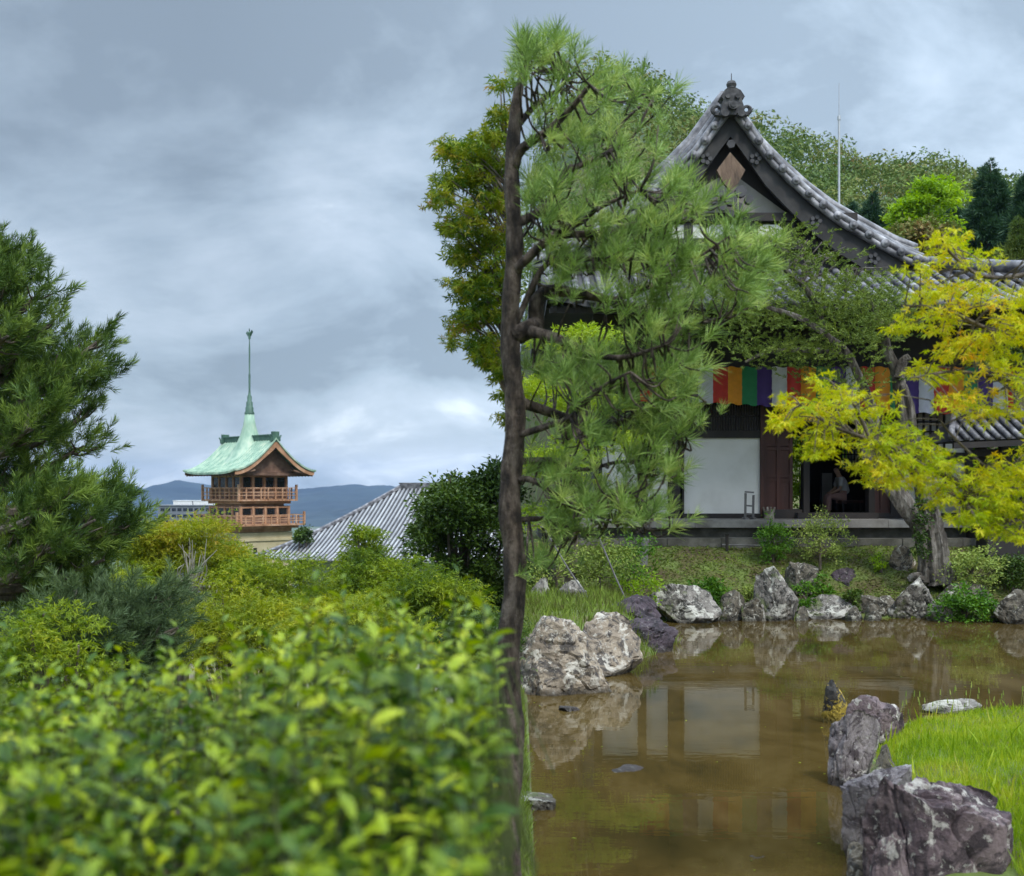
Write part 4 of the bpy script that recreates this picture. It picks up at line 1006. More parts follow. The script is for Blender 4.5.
# ------------------------------------------------------------------ pines
TN = tuft_t(46, .135, .07, .0017, 25, 88, 1); TN2 = tuft_t(40, .12, .1, .0017, 18, 66, 2)
def pine_near():
    D0 = 6.4; base = np.array([-.03, 6.35, gz(-.03, 6.35)])
    t = thing('pine_tree', 'slender near pine with long bright needles spreading across the temple', 'pine tree', base)
    tr = MB(); tl = []
    for py_, px_ in ((905, 511), (820, 507), (740, 513), (660, 508), (580, 516), (500, 510), (420, 516), (330, 510), (250, 515), (170, 512), (110, 516), (85, 520), (62, 528)): tl.append(P(px_, py_, 6.35))
    tl[0][2] = base[2]-.2
    tl = catmull(tl, 5); rads = np.interp(np.linspace(0, 1, len(tl)), [0, .08, .4, .7, .9, 1], [.095, .07, .062, .045, .026, .01]); tr.tube(tl, rads*(1+.07*np.sin(np.arange(len(tl))*1.9)), 16, rough=.09)
    def br(pts, r0, r1, D_): 
        n = len(pts); dd = np.linspace(6.35, D_, n) if not isinstance(D_, tuple) else np.linspace(D_[0], D_[1], n)
        q = catmull(wob([P(p[0], p[1], d_) for p, d_ in zip(pts, dd)], .012), 6)
        tr.tube(q, np.linspace(r0, r1, len(q)), 8, rough=.1); return q
    B = []
    B.append(br([(514, 168), (523, 146), (550, 128), (576, 104), (590, 85)], .035, .01, 6.1))
    B.append(br([(514, 130), (530, 112), (547, 100), (562, 88), (566, 62)], .02, .007, 6.6))
    B.append(br([(514, 225), (545, 205), (562, 175), (579, 164), (609, 152), (633, 134), (652, 100)], .03, .007, 6.7))
    B.append(br([(609, 152), (622, 128), (640, 110), (645, 95)], .012, .005, (6.6, 6.7)))
    B.append(br([(514, 275), (523, 262), (556, 235), (580, 219), (600, 205), (640, 190)], .028, .007, 6.0))
    B.append(br([(556, 235), (600, 232), (630, 226), (668, 217), (704, 205), (722, 196)], .024, .006, (6.2, 6.9)))
    B.append(br([(512, 336), (530, 331), (540, 322), (537, 304), (552, 291), (579, 293), (609, 303), (654, 313), (690, 322), (720, 318)], .06, .008, 6.6))
    B.append(br([(530, 331), (559, 339), (588, 351), (620, 352), (665, 345)], .034, .007, (6.3, 5.9)))
    B.append(br([(609, 303), (650, 285), (700, 270), (742, 258), (765, 262)], .022, .005, (6.5, 7.1)))
    B.append(br([(513, 400), (550, 411), (579, 422), (618, 425), (650, 408), (690, 395), (706, 402)], .034, .006, 6.9))
    B.append(br([(513, 437), (545, 425), (575, 415), (600, 388), (630, 372)], .02, .006, 5.8))
    B.append(br([(513, 462), (538, 458), (560, 462), (582, 470), (618, 464), (655, 455), (685, 448)], .022, .005, 6.4))
    B.append(br([(513, 480), (538, 482), (579, 506), (600, 500), (625, 492), (650, 505)], .022, .005, 6.0))
    B.append(br([(513, 520), (545, 522), (575, 530), (610, 522), (650, 530)], .018, .005, 6.6))
    B.append(br([(513, 330), (545, 270), (585, 262), (640, 262), (690, 262), (730, 236)], .018, .005, 6.1))
    pts = np.concatenate(B)
    blobs = [(545, 62, 24, 22, 20), (590, 92, 40, 24, 20), (645, 98, 26, 12, 6), (552, 140, 32, 26, 18), (612, 140, 42, 20, 16), (610, 185, 55, 20, 24), (676, 188, 18, 12, 12), (536, 56, 14, 12, 10), (524, 70, 8, 20, 10), (555, 215, 38, 32, 30), (640, 230, 50, 20, 30), (700, 208, 14, 14, 7),
             (565, 262, 38, 22, 22), (655, 268, 60, 24, 46), (728, 250, 38, 22, 26), (712, 290, 40, 26, 32), (745, 266, 24, 20, 14), (610, 300, 45, 12, 10), (665, 325, 45, 30, 38), (555, 375, 34, 22, 22), (620, 385, 55, 26, 44), (680, 375, 28, 26, 26),
             (665, 415, 34, 34, 34), (590, 440, 50, 18, 20), (640, 460, 34, 26, 24), (555, 485, 34, 26, 22), (610, 512, 50, 22, 32), (560, 532, 40, 20, 18), (650, 520, 20, 12, 10), (535, 560, 16, 14, 5)]
    pos, dr = [], []
    for bx, by, rx, ry, n in blobs:
        for i in range(int(n*1.12)):
            px_, py_ = bx+rng.normal()*rx*.55, by+rng.normal()*ry*.6
            if px_ < 519: px_ = 519+rng.random()*10
            q = P(px_, py_, rng.uniform(5.75, 7.1)); k_ = np.argmin(((pts-q)**2*[1, .25, 1]).sum(1)); a = pts[k_]
            if abs(a[1]-q[1]) > .45: q = P(px_, py_, a[1]+rng.uniform(-.4, .4))
            m1 = a*.45+q*.55+[0, 0, -.04]+rng.normal(size=3)*.02
            pl = catmull([a, m1, q], 4)
            if np.linalg.norm(a-q) < .8: tr.tube(pl, np.linspace(.008, .0035, len(pl)), 5, cap=False)
            pos.append(q); dr.append(unit(q-m1+np.array([.06, rng.normal()*.06, .12])))
    pos = np.array(pos); dr = np.array(dr)
    nd = MB(); h = rng.random(len(pos)) < .5
    nd.inst(TN, pos[h], dr[h], rng.normal(size=(h.sum(), 3)), rng.uniform(.75, 1.15, h.sum()))
    nd.inst(TN2, pos[~h], dr[~h], rng.normal(size=((~h).sum(), 3)), rng.uniform(.75, 1.15, (~h).sum()))
    # a second ring of smaller shoots behind each tip
    k2 = rng.random(len(pos)) < .45; p2 = pos[k2]+rng.normal(size=(k2.sum(), 3))*.07; nd.inst(TN2, p2, unit(dr[k2]+rng.normal(size=(k2.sum(), 3))*.5), rng.normal(size=(k2.sum(), 3)), rng.uniform(.6, .95, k2.sum()))
    nd.build('needles', m_pineR, t); tr.build('trunk', m_barkP, t, smooth=True)
pine_near()

TL = tuft_t(64, .13, .3, .0032, 18, 66, 4)
def pine_far(name, label, base, top, boughs, D_, m_n, tm_, ssc, trunk_r, nsub, wmin=.0, dz=.5, spread=1.0):
    t = thing(name, label, 'pine tree', base); tr = MB(); base = np.array(base)
    tl = catmull(wob([base-[0, 0, .3], base*.7+top*.3, base*.35+top*.65, top], .12), 8); tr.tube(tl, np.linspace(trunk_r, trunk_r*.15, len(tl)), 9, rough=.06)
    pos, dr = [], []
    for (p0y, p1, dd) in boughs:
        i = np.argmin(abs(tl[:, 2]-PZ(p0y, D_))); s0 = tl[i]; e_ = P(p1[0], p1[1], D_+dd)
        mid = s0*.5+e_*.5+[0, 0, -.07*np.linalg.norm(e_-s0)]
        pl = catmull([s0, mid, e_], 10); r0 = trunk_r*.38; tr.tube(pl, np.linspace(r0, .015, len(pl)), 6, rough=.05)
        ax_ = unit(e_-s0); Lb = np.linalg.norm(e_-s0)
        for k_ in range(nsub):
            f_ = 1-rng.random()**1.25*.8; q = pl[int(f_*(len(pl)-1))]
            ln = (.25+(1-f_)*Lb*.36)*rng.uniform(.5, 1.1)*spread
            d = unit(ax_*.8+rng.normal(size=3)*[.5, .7, .28]+[0, 0, .22]); q1 = q+d*ln; tr.tube([q, q*.5+q1*.5-[0, 0, .03], q1], [.02, .014, .008], 4, cap=False)
            for s_ in range(rng.integers(4, 8)):
                g_ = 1-rng.random()*.85; p = q+(q1-q)*g_+rng.normal(size=3)*.09
                pos.append(p); dr.append(unit(d*.7+rng.normal(size=3)*.35+[0.1, 0, dz]))
        pos.append(e_); dr.append(unit(ax_+[0, 0, dz]))
    pos = np.array(pos); dr = np.array(dr); nd = MB()
    nd.inst(tm_, pos, dr, rng.normal(size=dr.shape), ssc*rng.uniform(.7, 1.2, len(pos)))
    nd.build('needles', m_n, t); tr.build('trunk', m_bark, t)
D_ = 14.0
bx_ = PX(-55, D_)
pine_far('pine_tree', 'tall dark pine with upswept shoots at the far left beside the sky', (bx_, D_, gz(bx_, D_)), np.array([PX(-30, D_), D_, PZ(235, D_)]),
         [(300, (-2, 248), 0), (320, (22, 268), .3), (345, (36, 296), -.4), (370, (52, 322), .2), (405, (102, 338), 0), (400, (66, 358), .8), (425, (94, 374), -.4), (440, (70, 396), .6), (455, (84, 418), .2), (455, (50, 412), -.9), (320, (0, 300), 1), (360, (8, 336), -1), (405, (18, 380), 1.1), (440, (30, 428), -1.2),
          (480, (84, 446), -.2), (490, (50, 452), .9), (380, (30, 345), .5), (420, (45, 385), -.5), (340, (10, 280), -.5)], D_, m_pineL, TL, 1.0, .3, 11)
pine_far('pine_tree', 'broad middle pine whose dark boughs spread below the tall pine and over the maples', (PX(-40, 13.2), 13.2, gz(PX(-40, 13.2), 13.2)), np.array([PX(-35, 13.2), 13.2, PZ(430, 13.2)]),
         [(520, (100, 490), 0), (540, (120, 506), .3), (560, (128, 524), -.4), (530, (70, 494), -.8), (560, (110, 536), .8), (590, (104, 560), -.3), (600, (90, 590), .4), (540, (40, 500), .8), (580, (50, 548), -1), (620, (60, 600), .9), (610, (20, 570), 1), (640, (30, 625), -.6), (560, (95, 520), -.9)], 13.2, m_pineL, TL, 1.0, .26, 12)
pine_far('pine_tree', 'low blue-green pine with drooping feathery boughs just behind the hedge', (PX(40, 10.5), 10.5, gz(PX(40, 10.5), 10.5)), np.array([PX(75, 10.5), 10.5, PZ(590, 10.5)]),
         [(640, (130, 618), 0), (650, (165, 598), .3), (660, (178, 628), -.2), (650, (110, 605), .4), (670, (130, 660), -.4), (650, (60, 610), -.5), (640, (20, 640), .3), (680, (160, 655), .3), (660, (95, 640), -.6), (640, (165, 608), .6)], 10.5, m_pineB, TL, .75, .14, 15, dz=.15, spread=.8)

# ------------------------------------------------------------------ valley trees
MG = 'maples in the valley below the hedge'
def maple(lb, px, pt, pb, wpx, D, m, n=150, fl=.36, nm='maple_tree', nleaf=62, size=.085, cr=.42, extra=(), gp=MG, tmpl=MAPLE3):
    x = PX(px, D); base = (x, D, gz(x, D)); zt = PZ(pt, D); zb_ = PZ(pb, D); rx = wpx/2*D/F
    cr_l = [((x, D, (zt+zb_)/2), (rx, max(rx*.8, 1.0), (zt-zb_)/2))]
    for (qx, qt, qb, qw) in extra:
        cr_l.append(((PX(qx, D), D+rng.uniform(-.8, .8), (PZ(qt, D)+PZ(qb, D))/2), (qw/2*D/F, qw/2*D/F*.8, (PZ(qt, D)-PZ(qb, D))/2)))
    return tree(nm, lb, 'tree', base, zt, cr_l, m, tmpl, size, int(n*.7), nleaf, cr, trunk_r=.13, flat=fl, group=gp, limbs=14)
maple('bright maple with an orange tinge reaching up beside the foot of the tower', 195, 524, 640, 150, 21, m_mapO, 420, extra=((150, 520, 570, 50), (172, 519, 550, 50), (212, 516, 545, 50)))
maple('wide green maple crown in front of the tiled hall roof', 320, 562, 680, 190, 20, m_mapG, 420, extra=((270, 556, 600, 80), (235, 558, 600, 60)))
maple('green maple between the wide crown and the dark evergreen', 415, 566, 690, 130, 17, m_mapG, 300, extra=((440, 572, 610, 60),))
maple('slender lime green sapling standing up in front of the hall roof', 364, 540, 625, 46, 18.5, m_mapG, 240, nm='sapling', extra=((360, 524, 560, 26), (388, 556, 610, 40)), gp=None, cr=.26)
maple('olive maple low behind the hedge and right of the blue-green pine', 250, 585, 700, 150, 13, m_mapO, 260, size=.075)
maple('small yellow green maple showing between the pine boughs', 90, 560, 690, 180, 15.5, m_mapG, 300)
maple('pale green maple rising behind the middle pine', 115, 522, 580, 110, 24, m_mapG, 160)
maple('yellow maple low down in the middle just behind the hedge', 350, 600, 700, 150, 11.5, m_mapO, 260, size=.07, cr=.26)
maple('small yellow-green maple poking up in front of the blue-green pine', 60, 598, 740, 110, 9.6, m_mapG, 150, size=.06, cr=.2)
x = PX(475, 26)
tree('evergreen_oak', 'dense dark evergreen tree rising between the hall roof and the pine trunk', 'tree', (x, 26, gz(x, 26)), PZ(462, 26),
     [((PX(472, 26), 26, PZ(535, 26)), (1.45, 1.5, 1.7)), ((PX(452, 26), 25.5, PZ(512, 26)), (.85, 1.0, .75)), ((PX(490, 26), 26, PZ(495, 26)), (.62, .8, .75)), ((PX(430, 26), 26, PZ(540, 26)), (.55, .7, .5)), ((PX(470, 26), 26, PZ(600, 26)), (1.0, 1.5, 1.2))],
     m_dark, DIAM, .13, 520, 60, .26, trunk_r=.22, flat=.75, limbs=14)
maple('dark green bush in the gap at the foot of the evergreen tree', 480, 610, 700, 80, 14, m_dark, 150, size=.08, nm='bush', gp=None)
x = PX(303, 70)
tree('round_tree', 'small dark round tree beside the stone base of the tower', 'tree', (x, 70, gz(x, 70)), PZ(524, 70), [((x, 70, PZ(538, 70)), (.55, .6, .7))], m_dark, DIAM, .22, 40, 24, .25, trunk_r=.2)
maple('low green tree in front of the tower base at its left', 225, 538, 600, 50, 30, m_mapG, 90)
# bare twiggy shrub among the maples
b = MB(); bc = P(192, 600, 19)
for i in range(26):
    e_ = P(192+rng.normal()*10, rng.uniform(535, 590), 18.6); b.tube(catmull(wob([bc, bc*.5+e_*.5, e_], .07), 5), np.linspace(.022, .006, 11), 4, cap=False)
b.tube([(bc[0], bc[1], gz(bc[0], bc[1])-.1), bc], [.07, .05], 6)
tag(b.build('bare_tree', m_deadwood, origin=(bc[0], bc[1], gz(bc[0], bc[1]))), 'leafless grey twiggy tree among the golden maples left of the tower', 'tree')

# maple standing behind the pine trunk, its crown leaning left into the sky
base = np.array([-.03, 7.5, gz(-.03, 7.5)]); t = thing('maple_tree', 'thin maple with dark green and reddish leaves hanging into the top of the sky', 'tree', base)
tr = MB(); lf = MB()
tl = catmull([P(511, 840, 7.5)*[1, 1, 0]+[0, 0, base[2]-.15], P(513, 700, 7.5), P(509, 560, 7.5), P(513, 430, 7.5), P(508, 300, 7.45), P(512, 190, 7.4), P(500, 110, 7.4)], 6); tr.tube(tl, np.linspace(.045, .012, len(tl)), 8, rough=.05)
cl = []
for px_, py_, r_ in [(497, 84, 6), (492, 118, 10), (484, 140, 16), (470, 150, 16), (455, 158, 14), (440, 150, 9), (490, 165, 18), (468, 178, 18), (446, 182, 14), (435, 200, 8), (482, 200, 22), (460, 215, 18), (442, 228, 10), (490, 235, 22), (470, 245, 22), (452, 256, 12), (490, 275, 22), (472, 285, 20), (456, 290, 10), (488, 310, 20), (468, 318, 15), (452, 325, 9), (446, 345, 4), (486, 345, 16), (470, 345, 12), (490, 368, 12), (500, 395, 4), (499, 415, 4), (478, 360, 9)]:
    n = max(1, int(r_*.8))
    for k_ in range(n):
        q = P(px_+7+rng.normal()*r_*.42, py_+rng.normal()*r_*.45, rng.uniform(7.1, 7.9)); cl.append(q)
cl = np.array(cl)
for q in cl[::3]:
    i = np.argmin(abs(tl[:, 2]-(q[2]-.35))); pl = catmull([tl[i], tl[i]*.5+q*.5+[0, 0, .05], q], 4); tr.tube(pl, np.linspace(.009, .003, len(pl)), 4, cap=False)
clump_leaves(lf, cl, .085, 17, MAPLE, .054, flat=.6, up=.6, droop=.3)
lf.build('leaves', m_mapT, t); tr.build('trunk', m_bark, t)

# ------------------------------------------------------------------ near golden maple on the right
base = np.array([PX(1170, 6.2), 6.2, gz(PX(1170, 6.2), 6.2)]); t = thing('maple_tree', 'near golden maple whose yellow and orange leaves reach in from the right edge', 'tree', base)
tr = MB(); lf = MB(); BR = []
tl = catmull([base-[0, 0, .2], P(1165, 700, 6.2), P(1150, 560, 6.2), P(1140, 420, 6.1), P(1120, 250, 6), P(1100, 120, 6)], 6); tr.tube(tl, np.linspace(.085, .02, len(tl)), 9, rough=.05)
def mb_(pts, r0, r1, Da=6.0, Db=5.4):
    q = catmull(wob([P(p[0], p[1], d_) for p, d_ in zip(pts, np.linspace(Da, Db, len(pts)))], .008), 6); tr.tube(q, np.linspace(r0, r1, len(q)), 7); BR.append(q)
mb_([(1150, 560), (1080, 535), (1024, 512), (975, 490), (935, 468), (905, 452), (870, 440), (830, 425), (800, 405)], .03, .004)
mb_([(1140, 420), (1070, 400), (1010, 380), (960, 372), (910, 378)], .022, .004)
mb_([(1130, 330), (1060, 320), (1000, 330), (950, 310), (905, 305)], .022, .004)
mb_([(1115, 240), (1040, 270), (985, 275), (950, 250), (940, 228)], .018, .004)
mb_([(1060, 530), (1010, 520), (975, 520), (960, 500)], .014, .004, 5.9, 5.6)
mb_([(870, 440), (850, 400), (835, 385)], .008, .003, 5.5, 5.4); mb_([(1024, 512), (1000, 480), (950, 430), (930, 400)], .012, .003, 5.8, 5.6)
cl = []
for px_, py_, rx, ry, n in [(940, 245, 18, 16, 11), (965, 262, 20, 12, 10), (925, 270, 14, 9, 5), (955, 290, 26, 12, 14), (920, 300, 22, 9, 9), (985, 300, 26, 14, 14), (905, 325, 14, 10, 7), (940, 325, 26, 12, 12), (990, 335, 30, 18, 24), (1025, 320, 26, 24, 22), (960, 350, 28, 10, 12), (915, 372, 14, 7, 6), (945, 378, 22, 9, 9), (1000, 375, 26, 18, 18), (1030, 390, 26, 22, 18), (965, 400, 20, 9, 7), (990, 410, 22, 9, 8), (1040, 440, 18, 20, 8),
                        (830, 388, 10, 9, 7), (845, 402, 13, 9, 8), (800, 408, 17, 10, 12), (785, 422, 10, 8, 7), (822, 420, 14, 9, 8), (820, 440, 16, 7, 8), (812, 450, 10, 6, 5), (855, 415, 10, 8, 6), (885, 405, 10, 7, 3), (875, 440, 15, 12, 11), (895, 430, 10, 8, 5), (875, 465, 14, 10, 9), (905, 462, 18, 11, 12), (925, 445, 13, 12, 9), (890, 482, 18, 8, 9), (925, 475, 18, 12, 13), (950, 465, 16, 9, 7), (945, 497, 15, 9, 6), (970, 475, 22, 8, 9), (1000, 475, 24, 10, 11), (1025, 470, 18, 16, 9), (990, 500, 25, 14, 17), (1020, 505, 25, 20, 22), (985, 522, 20, 11, 10), (965, 510, 14, 8, 5), (1010, 535, 20, 8, 8), (1075, 320, 40, 30, 30), (1110, 230, 40, 40, 34), (1140, 400, 45, 35, 34), (1090, 480, 40, 22, 20), (1100, 140, 34, 24, 20), (1180, 300, 40, 40, 26), (1075, 400, 26, 26, 14), (1160, 500, 30, 20, 12)]:
    for k_ in range(int(n*(.72 if py_ < 400 else 1.0))): cl.append(P(px_+rng.normal()*rx*.55, py_+rng.normal()*ry*.55, rng.uniform(5.3, 6.1)))
cl = np.array(cl); bp_ = np.concatenate(BR)
for q in cl:
    a = bp_[np.argmin(((bp_-q)**2).sum(1))]; pl = catmull([a, a*.5+q*.5+[0, 0, .02], q], 3); tr.tube(pl, np.linspace(.004, .002, len(pl)), 4, cap=False)
clump_leaves(lf, cl, .085, 13, MAPLE, .042, flat=.42, up=.85, droop=.25)
lf.build('leaves', m_mapY, t); tr.build('trunk', m_bark, t)

# ------------------------------------------------------------------ gnarled old juniper on the bank
Dj = 21.6; jb = P(936, 577, Dj); jb[2] = gz(jb[0], Dj)
t = thing('old_juniper', 'gnarled old tree with a twisted grey trunk leaning on the bank before the temple', 'tree', jb)
tr = MB()
def jt(pts, r0, r1, seed=0, Db=None, sides=14, rg=.12):
    ds = np.linspace(Dj, Db or Dj, len(pts)); q = catmull([P(p[0], p[1], d_) for p, d_ in zip(pts, ds)], 6)
    tr.tube(q, np.linspace(r0, r1, len(q)), sides, rough=rg); return q
trunkm = jt([(938, 584), (936, 565), (934, 540), (930, 518), (926, 500)], .25, .15); jt([(926, 582), (927, 560), (922, 535), (912, 515)], .15, .11); jt([(948, 582), (943, 560), (938, 535), (930, 505)], .15, .08)
jt([(948, 580), (955, 574), (960, 576)], .12, .05); jt([(926, 580), (915, 577), (908, 580)], .12, .05)
J1 = jt([(922, 530), (905, 508), (888, 484), (872, 462), (866, 448), (872, 432), (873, 415), (867, 395), (858, 375), (846, 352), (826, 335), (800, 318), (770, 308), (745, 300)], .17, .03, Db=20.6)
J2 = jt([(928, 510), (922, 480), (912, 455), (906, 425), (901, 395), (897, 372), (888, 352), (884, 335), (875, 310), (860, 290)], .17, .05, Db=21.8)
jt([(912, 515), (900, 492), (888, 474), (884, 460)], .15, .06); jt([(918, 470), (912, 440), (910, 410), (903, 385)], .12, .07)
jt([(899, 378), (903, 362), (909, 357)], .1, .08)
J3 = jt([(884, 335), (900, 315), (920, 300)], .07, .03); J4 = jt([(846, 352), (800, 350), (768, 352), (745, 362)], .06, .02, Db=21); J5 = jt([(826, 335), (810, 295), (790, 275), (775, 262)], .07, .02, Db=21)
J6 = jt([(867, 395), (850, 390), (835, 388)], .05, .02)
for k_ in range(4):                      # dead white twigs at the top
    s_ = [(800, 285), (815, 280), (780, 275), (845, 292)][k_]
    for j in range(4):
        q = jt([s_, (s_[0]+rng.normal()*9+8, s_[1]-14-rng.random()*8), (s_[0]+rng.normal()*16+14, s_[1]-24-rng.random()*16)], .03, .01, sides=5)
tr.build('trunk', m_barkG, t)
JT = tuft_t(30, .1, .28, .007, 22, 60, 9)
cl = []
for px_, py_, rx, ry, n in [(752, 252, 20, 10, 7), (790, 240, 24, 8, 8), (770, 275, 30, 10, 10), (812, 262, 24, 8, 6), (750, 292, 24, 12, 10), (800, 295, 28, 10, 9), (838, 285, 24, 9, 8), (868, 300, 26, 16, 18), (890, 318, 18, 12, 9), (850, 325, 24, 10, 10), (812, 318, 26, 9, 8), (765, 325, 28, 9, 9), (738, 318, 18, 10, 6), (785, 345, 26, 9, 8), (830, 350, 24, 9, 7), (866, 345, 20, 10, 8), (760, 356, 26, 6, 4), (800, 364, 20, 6, 3), (842, 380, 16, 10, 7), (725, 345, 12, 8, 3), (905, 300, 14, 8, 4)]:
    for k_ in range(n): cl.append((px_+rng.normal()*rx*.55, py_+rng.normal()*ry*.6, rng.uniform(20.4, 22.3)))
nd = MB(); pos, dr = [], []
for q in cl:
    c0 = P(*q)
    for k_ in range(15):
        o = rng.normal(size=3)*[.3, .3, .07]; pos.append(c0+o); dr.append(unit(o*[1, 1, .5]+[0, 0, .12]+rng.normal(size=3)*.12))
pos = np.array(pos); dr = np.array(dr); nd.inst(JT, pos, dr, rng.normal(size=dr.shape), rng.uniform(.45, .85, len(pos)))
nd.build('foliage', m_junip, t)
iv = MB(); ic = [P(923+rng.normal()*4, rng.uniform(500, 560), Dj-.42) for _ in range(60)]
clump_leaves(iv, ic, .1, 12, DIAM, .07, flat=1, up=.2); iv.build('ivy', m_dark, t)

# ------------------------------------------------------------------ shrubs on the bank
def shrub(lb, px, pt, pb, wpx, D, m, n=40, nleaf=30, size=.07, cr=.14, tmpl=DIAM, name='shrub', flat=.7, lobes=3, up=.6, grp=None):
    x = PX(px, D); zt = PZ(pt, D); g0 = gz(x, D); zb_ = g0-.03; rx = wpx/2*D/F
    crw = []
    for k_ in range(lobes):
        o = (k_-(lobes-1)/2)/max(lobes, 1); hh = (zt-zb_)*(1-.25*abs(o)*rng.random())
        crw.append(((x+o*rx*1.1, D+rng.uniform(-.15, .15), zb_+hh*.52), (rx*(.75 if lobes > 1 else 1), rx*.7, hh*.5)))
    hh = zt-zb_; crw.append(((x, D-.05, zb_+.24*hh), (rx*.72, rx*.6, .26*hh)))
    return tree(name, lb, 'shrub', (x, D, g0), zt-.3*(zt-zb_), crw, m, tmpl, size, n, nleaf, cr, trunk_r=.03, flat=flat, limbs=10, up=up, group=grp)
shrub('rounded deep green shrub in front of the driftwood stump', 774, 516, 562, 34, 22.4, m_shrubG, 90, size=.06, cr=.11, lobes=2)
shrub('airy pale yellow-green azalea right of the rounded green shrub', 820, 508, 566, 58, 22.2, m_shrubY, 90, 26, .06, .12, lobes=3)
shrub('bright green fern-like shrub leaning over the far shore rocks', 711, 576, 606, 34, 20.9, m_shrubG, 60, size=.09, cr=.1)
shrub('bushy two-toned azalea at the waterline right of the square boulder', 965, 583, 622, 62, 20.55, m_shrubG, 130, size=.08, cr=.13, lobes=3)
shrub('taller olive shrub behind the waterline azalea', 972, 545, 596, 66, 21.4, m_shrubY, 110, 22, .07, .15, lobes=3)
shrub('dull green shrub under the covered walkway edge', 1012, 552, 602, 44, 21.6, m_dark, 80, size=.07, cr=.14)
shrub('small lime sprout on the bank between the trunk and the blue black rock', 879, 552, 570, 15, 22.1, m_lime, 16, 22, .06, .07, lobes=1)
shrub('low green tuft left of the blue black rock', 805, 582, 606, 20, 20.9, m_shrubG, 22, size=.07, cr=.08, lobes=1)
shrub('fern clump between the white rock and the blue black rock', 822, 570, 596, 18, 21.1, m_shrubG, 22, size=.08, cr=.08, lobes=1)
shrub('dark little fern below the blue black rock', 850, 585, 606, 20, 20.9, m_dark, 24, size=.07, cr=.08, lobes=1)
shrub('mossy mound shrub beside the squat grey rock', 748, 585, 603, 22, 21.2, m_junip, 24, size=.05, cr=.08, lobes=1)
shrub('loose olive shrub low under the pine by the dry grass', 555, 540, 592, 60, 19.2, m_shrubY, 60, 16, .07, .16, lobes=3)
shrub('grey green bush with arching stems beneath the pine', 600, 535, 592, 80, 19.8, m_junip, 110, 22, .07, .18, lobes=3)
shrub('fresh green azalea beside the purple slab', 640, 568, 600, 46, 20.0, m_lime, 46, 18, .06, .12, lobes=2)
shrub('leafy green shrub near the pale post under the pine', 634, 530, 575, 50, 21.5, m_shrubG, 60, 20, .07, .15, lobes=2)
shrub('tangled dark shrub at the pine trunk side of the bank', 535, 545, 585, 44, 20.5, m_dark, 70, size=.07, cr=.16, lobes=2)
# yellow maple behind the near pine, bamboo props, posts
base = P(570, 560, 19.5); base[2] = gz(base[0], 19.5)
tree('maple_tree', 'yellow-green maple glimpsed through the near pine left of the temple wall', 'tree', base, PZ(325, 19.5),
     [((PX(585, 19.5), 19.6, PZ(342, 19.5)), (.85, .6, .26)), ((PX(545, 19.5), 19.8, PZ(395, 19.5)), (.7, .6, .5)), ((PX(560, 19.5), 19.2, PZ(470, 19.5)), (.75, .6, .5)), ((PX(620, 19.5), 19.5, PZ(450, 19.5)), (.8, .6, .4)), ((PX(585, 19.5), 19.4, PZ(410, 19.5)), (.7, .6, .3)), ((PX(548, 19.5), 19.4, PZ(520, 19.5)), (.5, .5, .35))],
     mat('maple_leaf_lime', [(.14, .24, .015), (.3, .42, .02), (.46, .5, .03)], .8, rough=.5, island=.4, transl=.4), MAPLE3, .1, 190, 34, .24, trunk_r=.1, flat=.4, limbs=16)
PG = 'bamboo props under the pine'
for i, (a, b_, lb) in enumerate([((545, 530), (592, 578), 'long thin bamboo prop slanting down beneath the pine'), ((598, 535), (632, 566), 'short bamboo prop slanting near the purple slab')]):
    o = MB(); pa, pb2 = P(*a, 18.6), P(*b_, 18.2); pb2[2] = gz(pb2[0], pb2[1])-.05; o.tube([pa, pa*.5+pb2*.5+[0, 0, -.03], pb2], .014, 6)
    tag(o.build('bamboo_prop', m_woodG, origin=tuple(pb2)), lb, 'prop', PG)
for px_, py_, h_, lb in ((548, 575, .75, 'pale leaning post in the shrubs beside the pine trunk'), (643, 556, .5, 'short grey post under the near pine by the platform')):
    D = 20.5 if px_ < 600 else 22.4; p = P(px_, py_, D); p[2] = gz(p[0], D); o = MB(); o.tube([p-[0, 0, .1], p+[.03, 0, h_*.5], p+[.05, 0, h_], p+[.05, 0, h_+.02]], [.09, .08, .075, .04], 9, rough=.06)
    tag(o.build('post', m_woodG, origin=tuple(p)), lb, 'post')

# ------------------------------------------------------------------ ground cover and grass
def ok_land(x, y): return (sdf(x, y) > -.13)
n = 60000; x = rng.uniform(.3, 12.5, n); y = rng.uniform(19.2, 23.4, n); k = ok_land(x, y); x, y = x[k], y[k]
gcl = MB(); pos = np.stack([x, y, terrain(x, y)+.01], -1)
gcl.inst(DIAM, pos, unit(rng.normal(size=pos.shape)*[1, 1, .25]+[0, 0, .2]), unit(rng.normal(size=pos.shape)*.4+[0, 0, 1]), rng.uniform(.03, .07, len(pos)))
n = 9000; x = rng.uniform(.1, 3.2, n); y = rng.uniform(14, 20, n); k = ok_land(x, y) & (y > 14.3+x*.8); x, y = x[k], y[k]
BL = tm([(0, -.035, 0), (0, .035, 0), (.55, .03, .04), (.55, -.03, .04), (1, 0, .17)], [(0, 1, 2, 3), (3, 2, 4)])
pos2 = np.stack([x, y, terrain(x, y)], -1)
gcl.inst(BL, pos2, unit(rng.normal(size=pos2.shape)*[.35, .35, 0]+[0, 0, 1]), unit(rng.normal(size=pos2.shape)), rng.uniform(.08, .24, len(pos2)))
n = 26000; x = rng.uniform(-.35, .14, n); y = rng.uniform(4.5, 14.5, n); k = ok_land(x, y); x, y = x[k], y[k]; pos3 = np.stack([x, y, terrain(x, y)], -1)
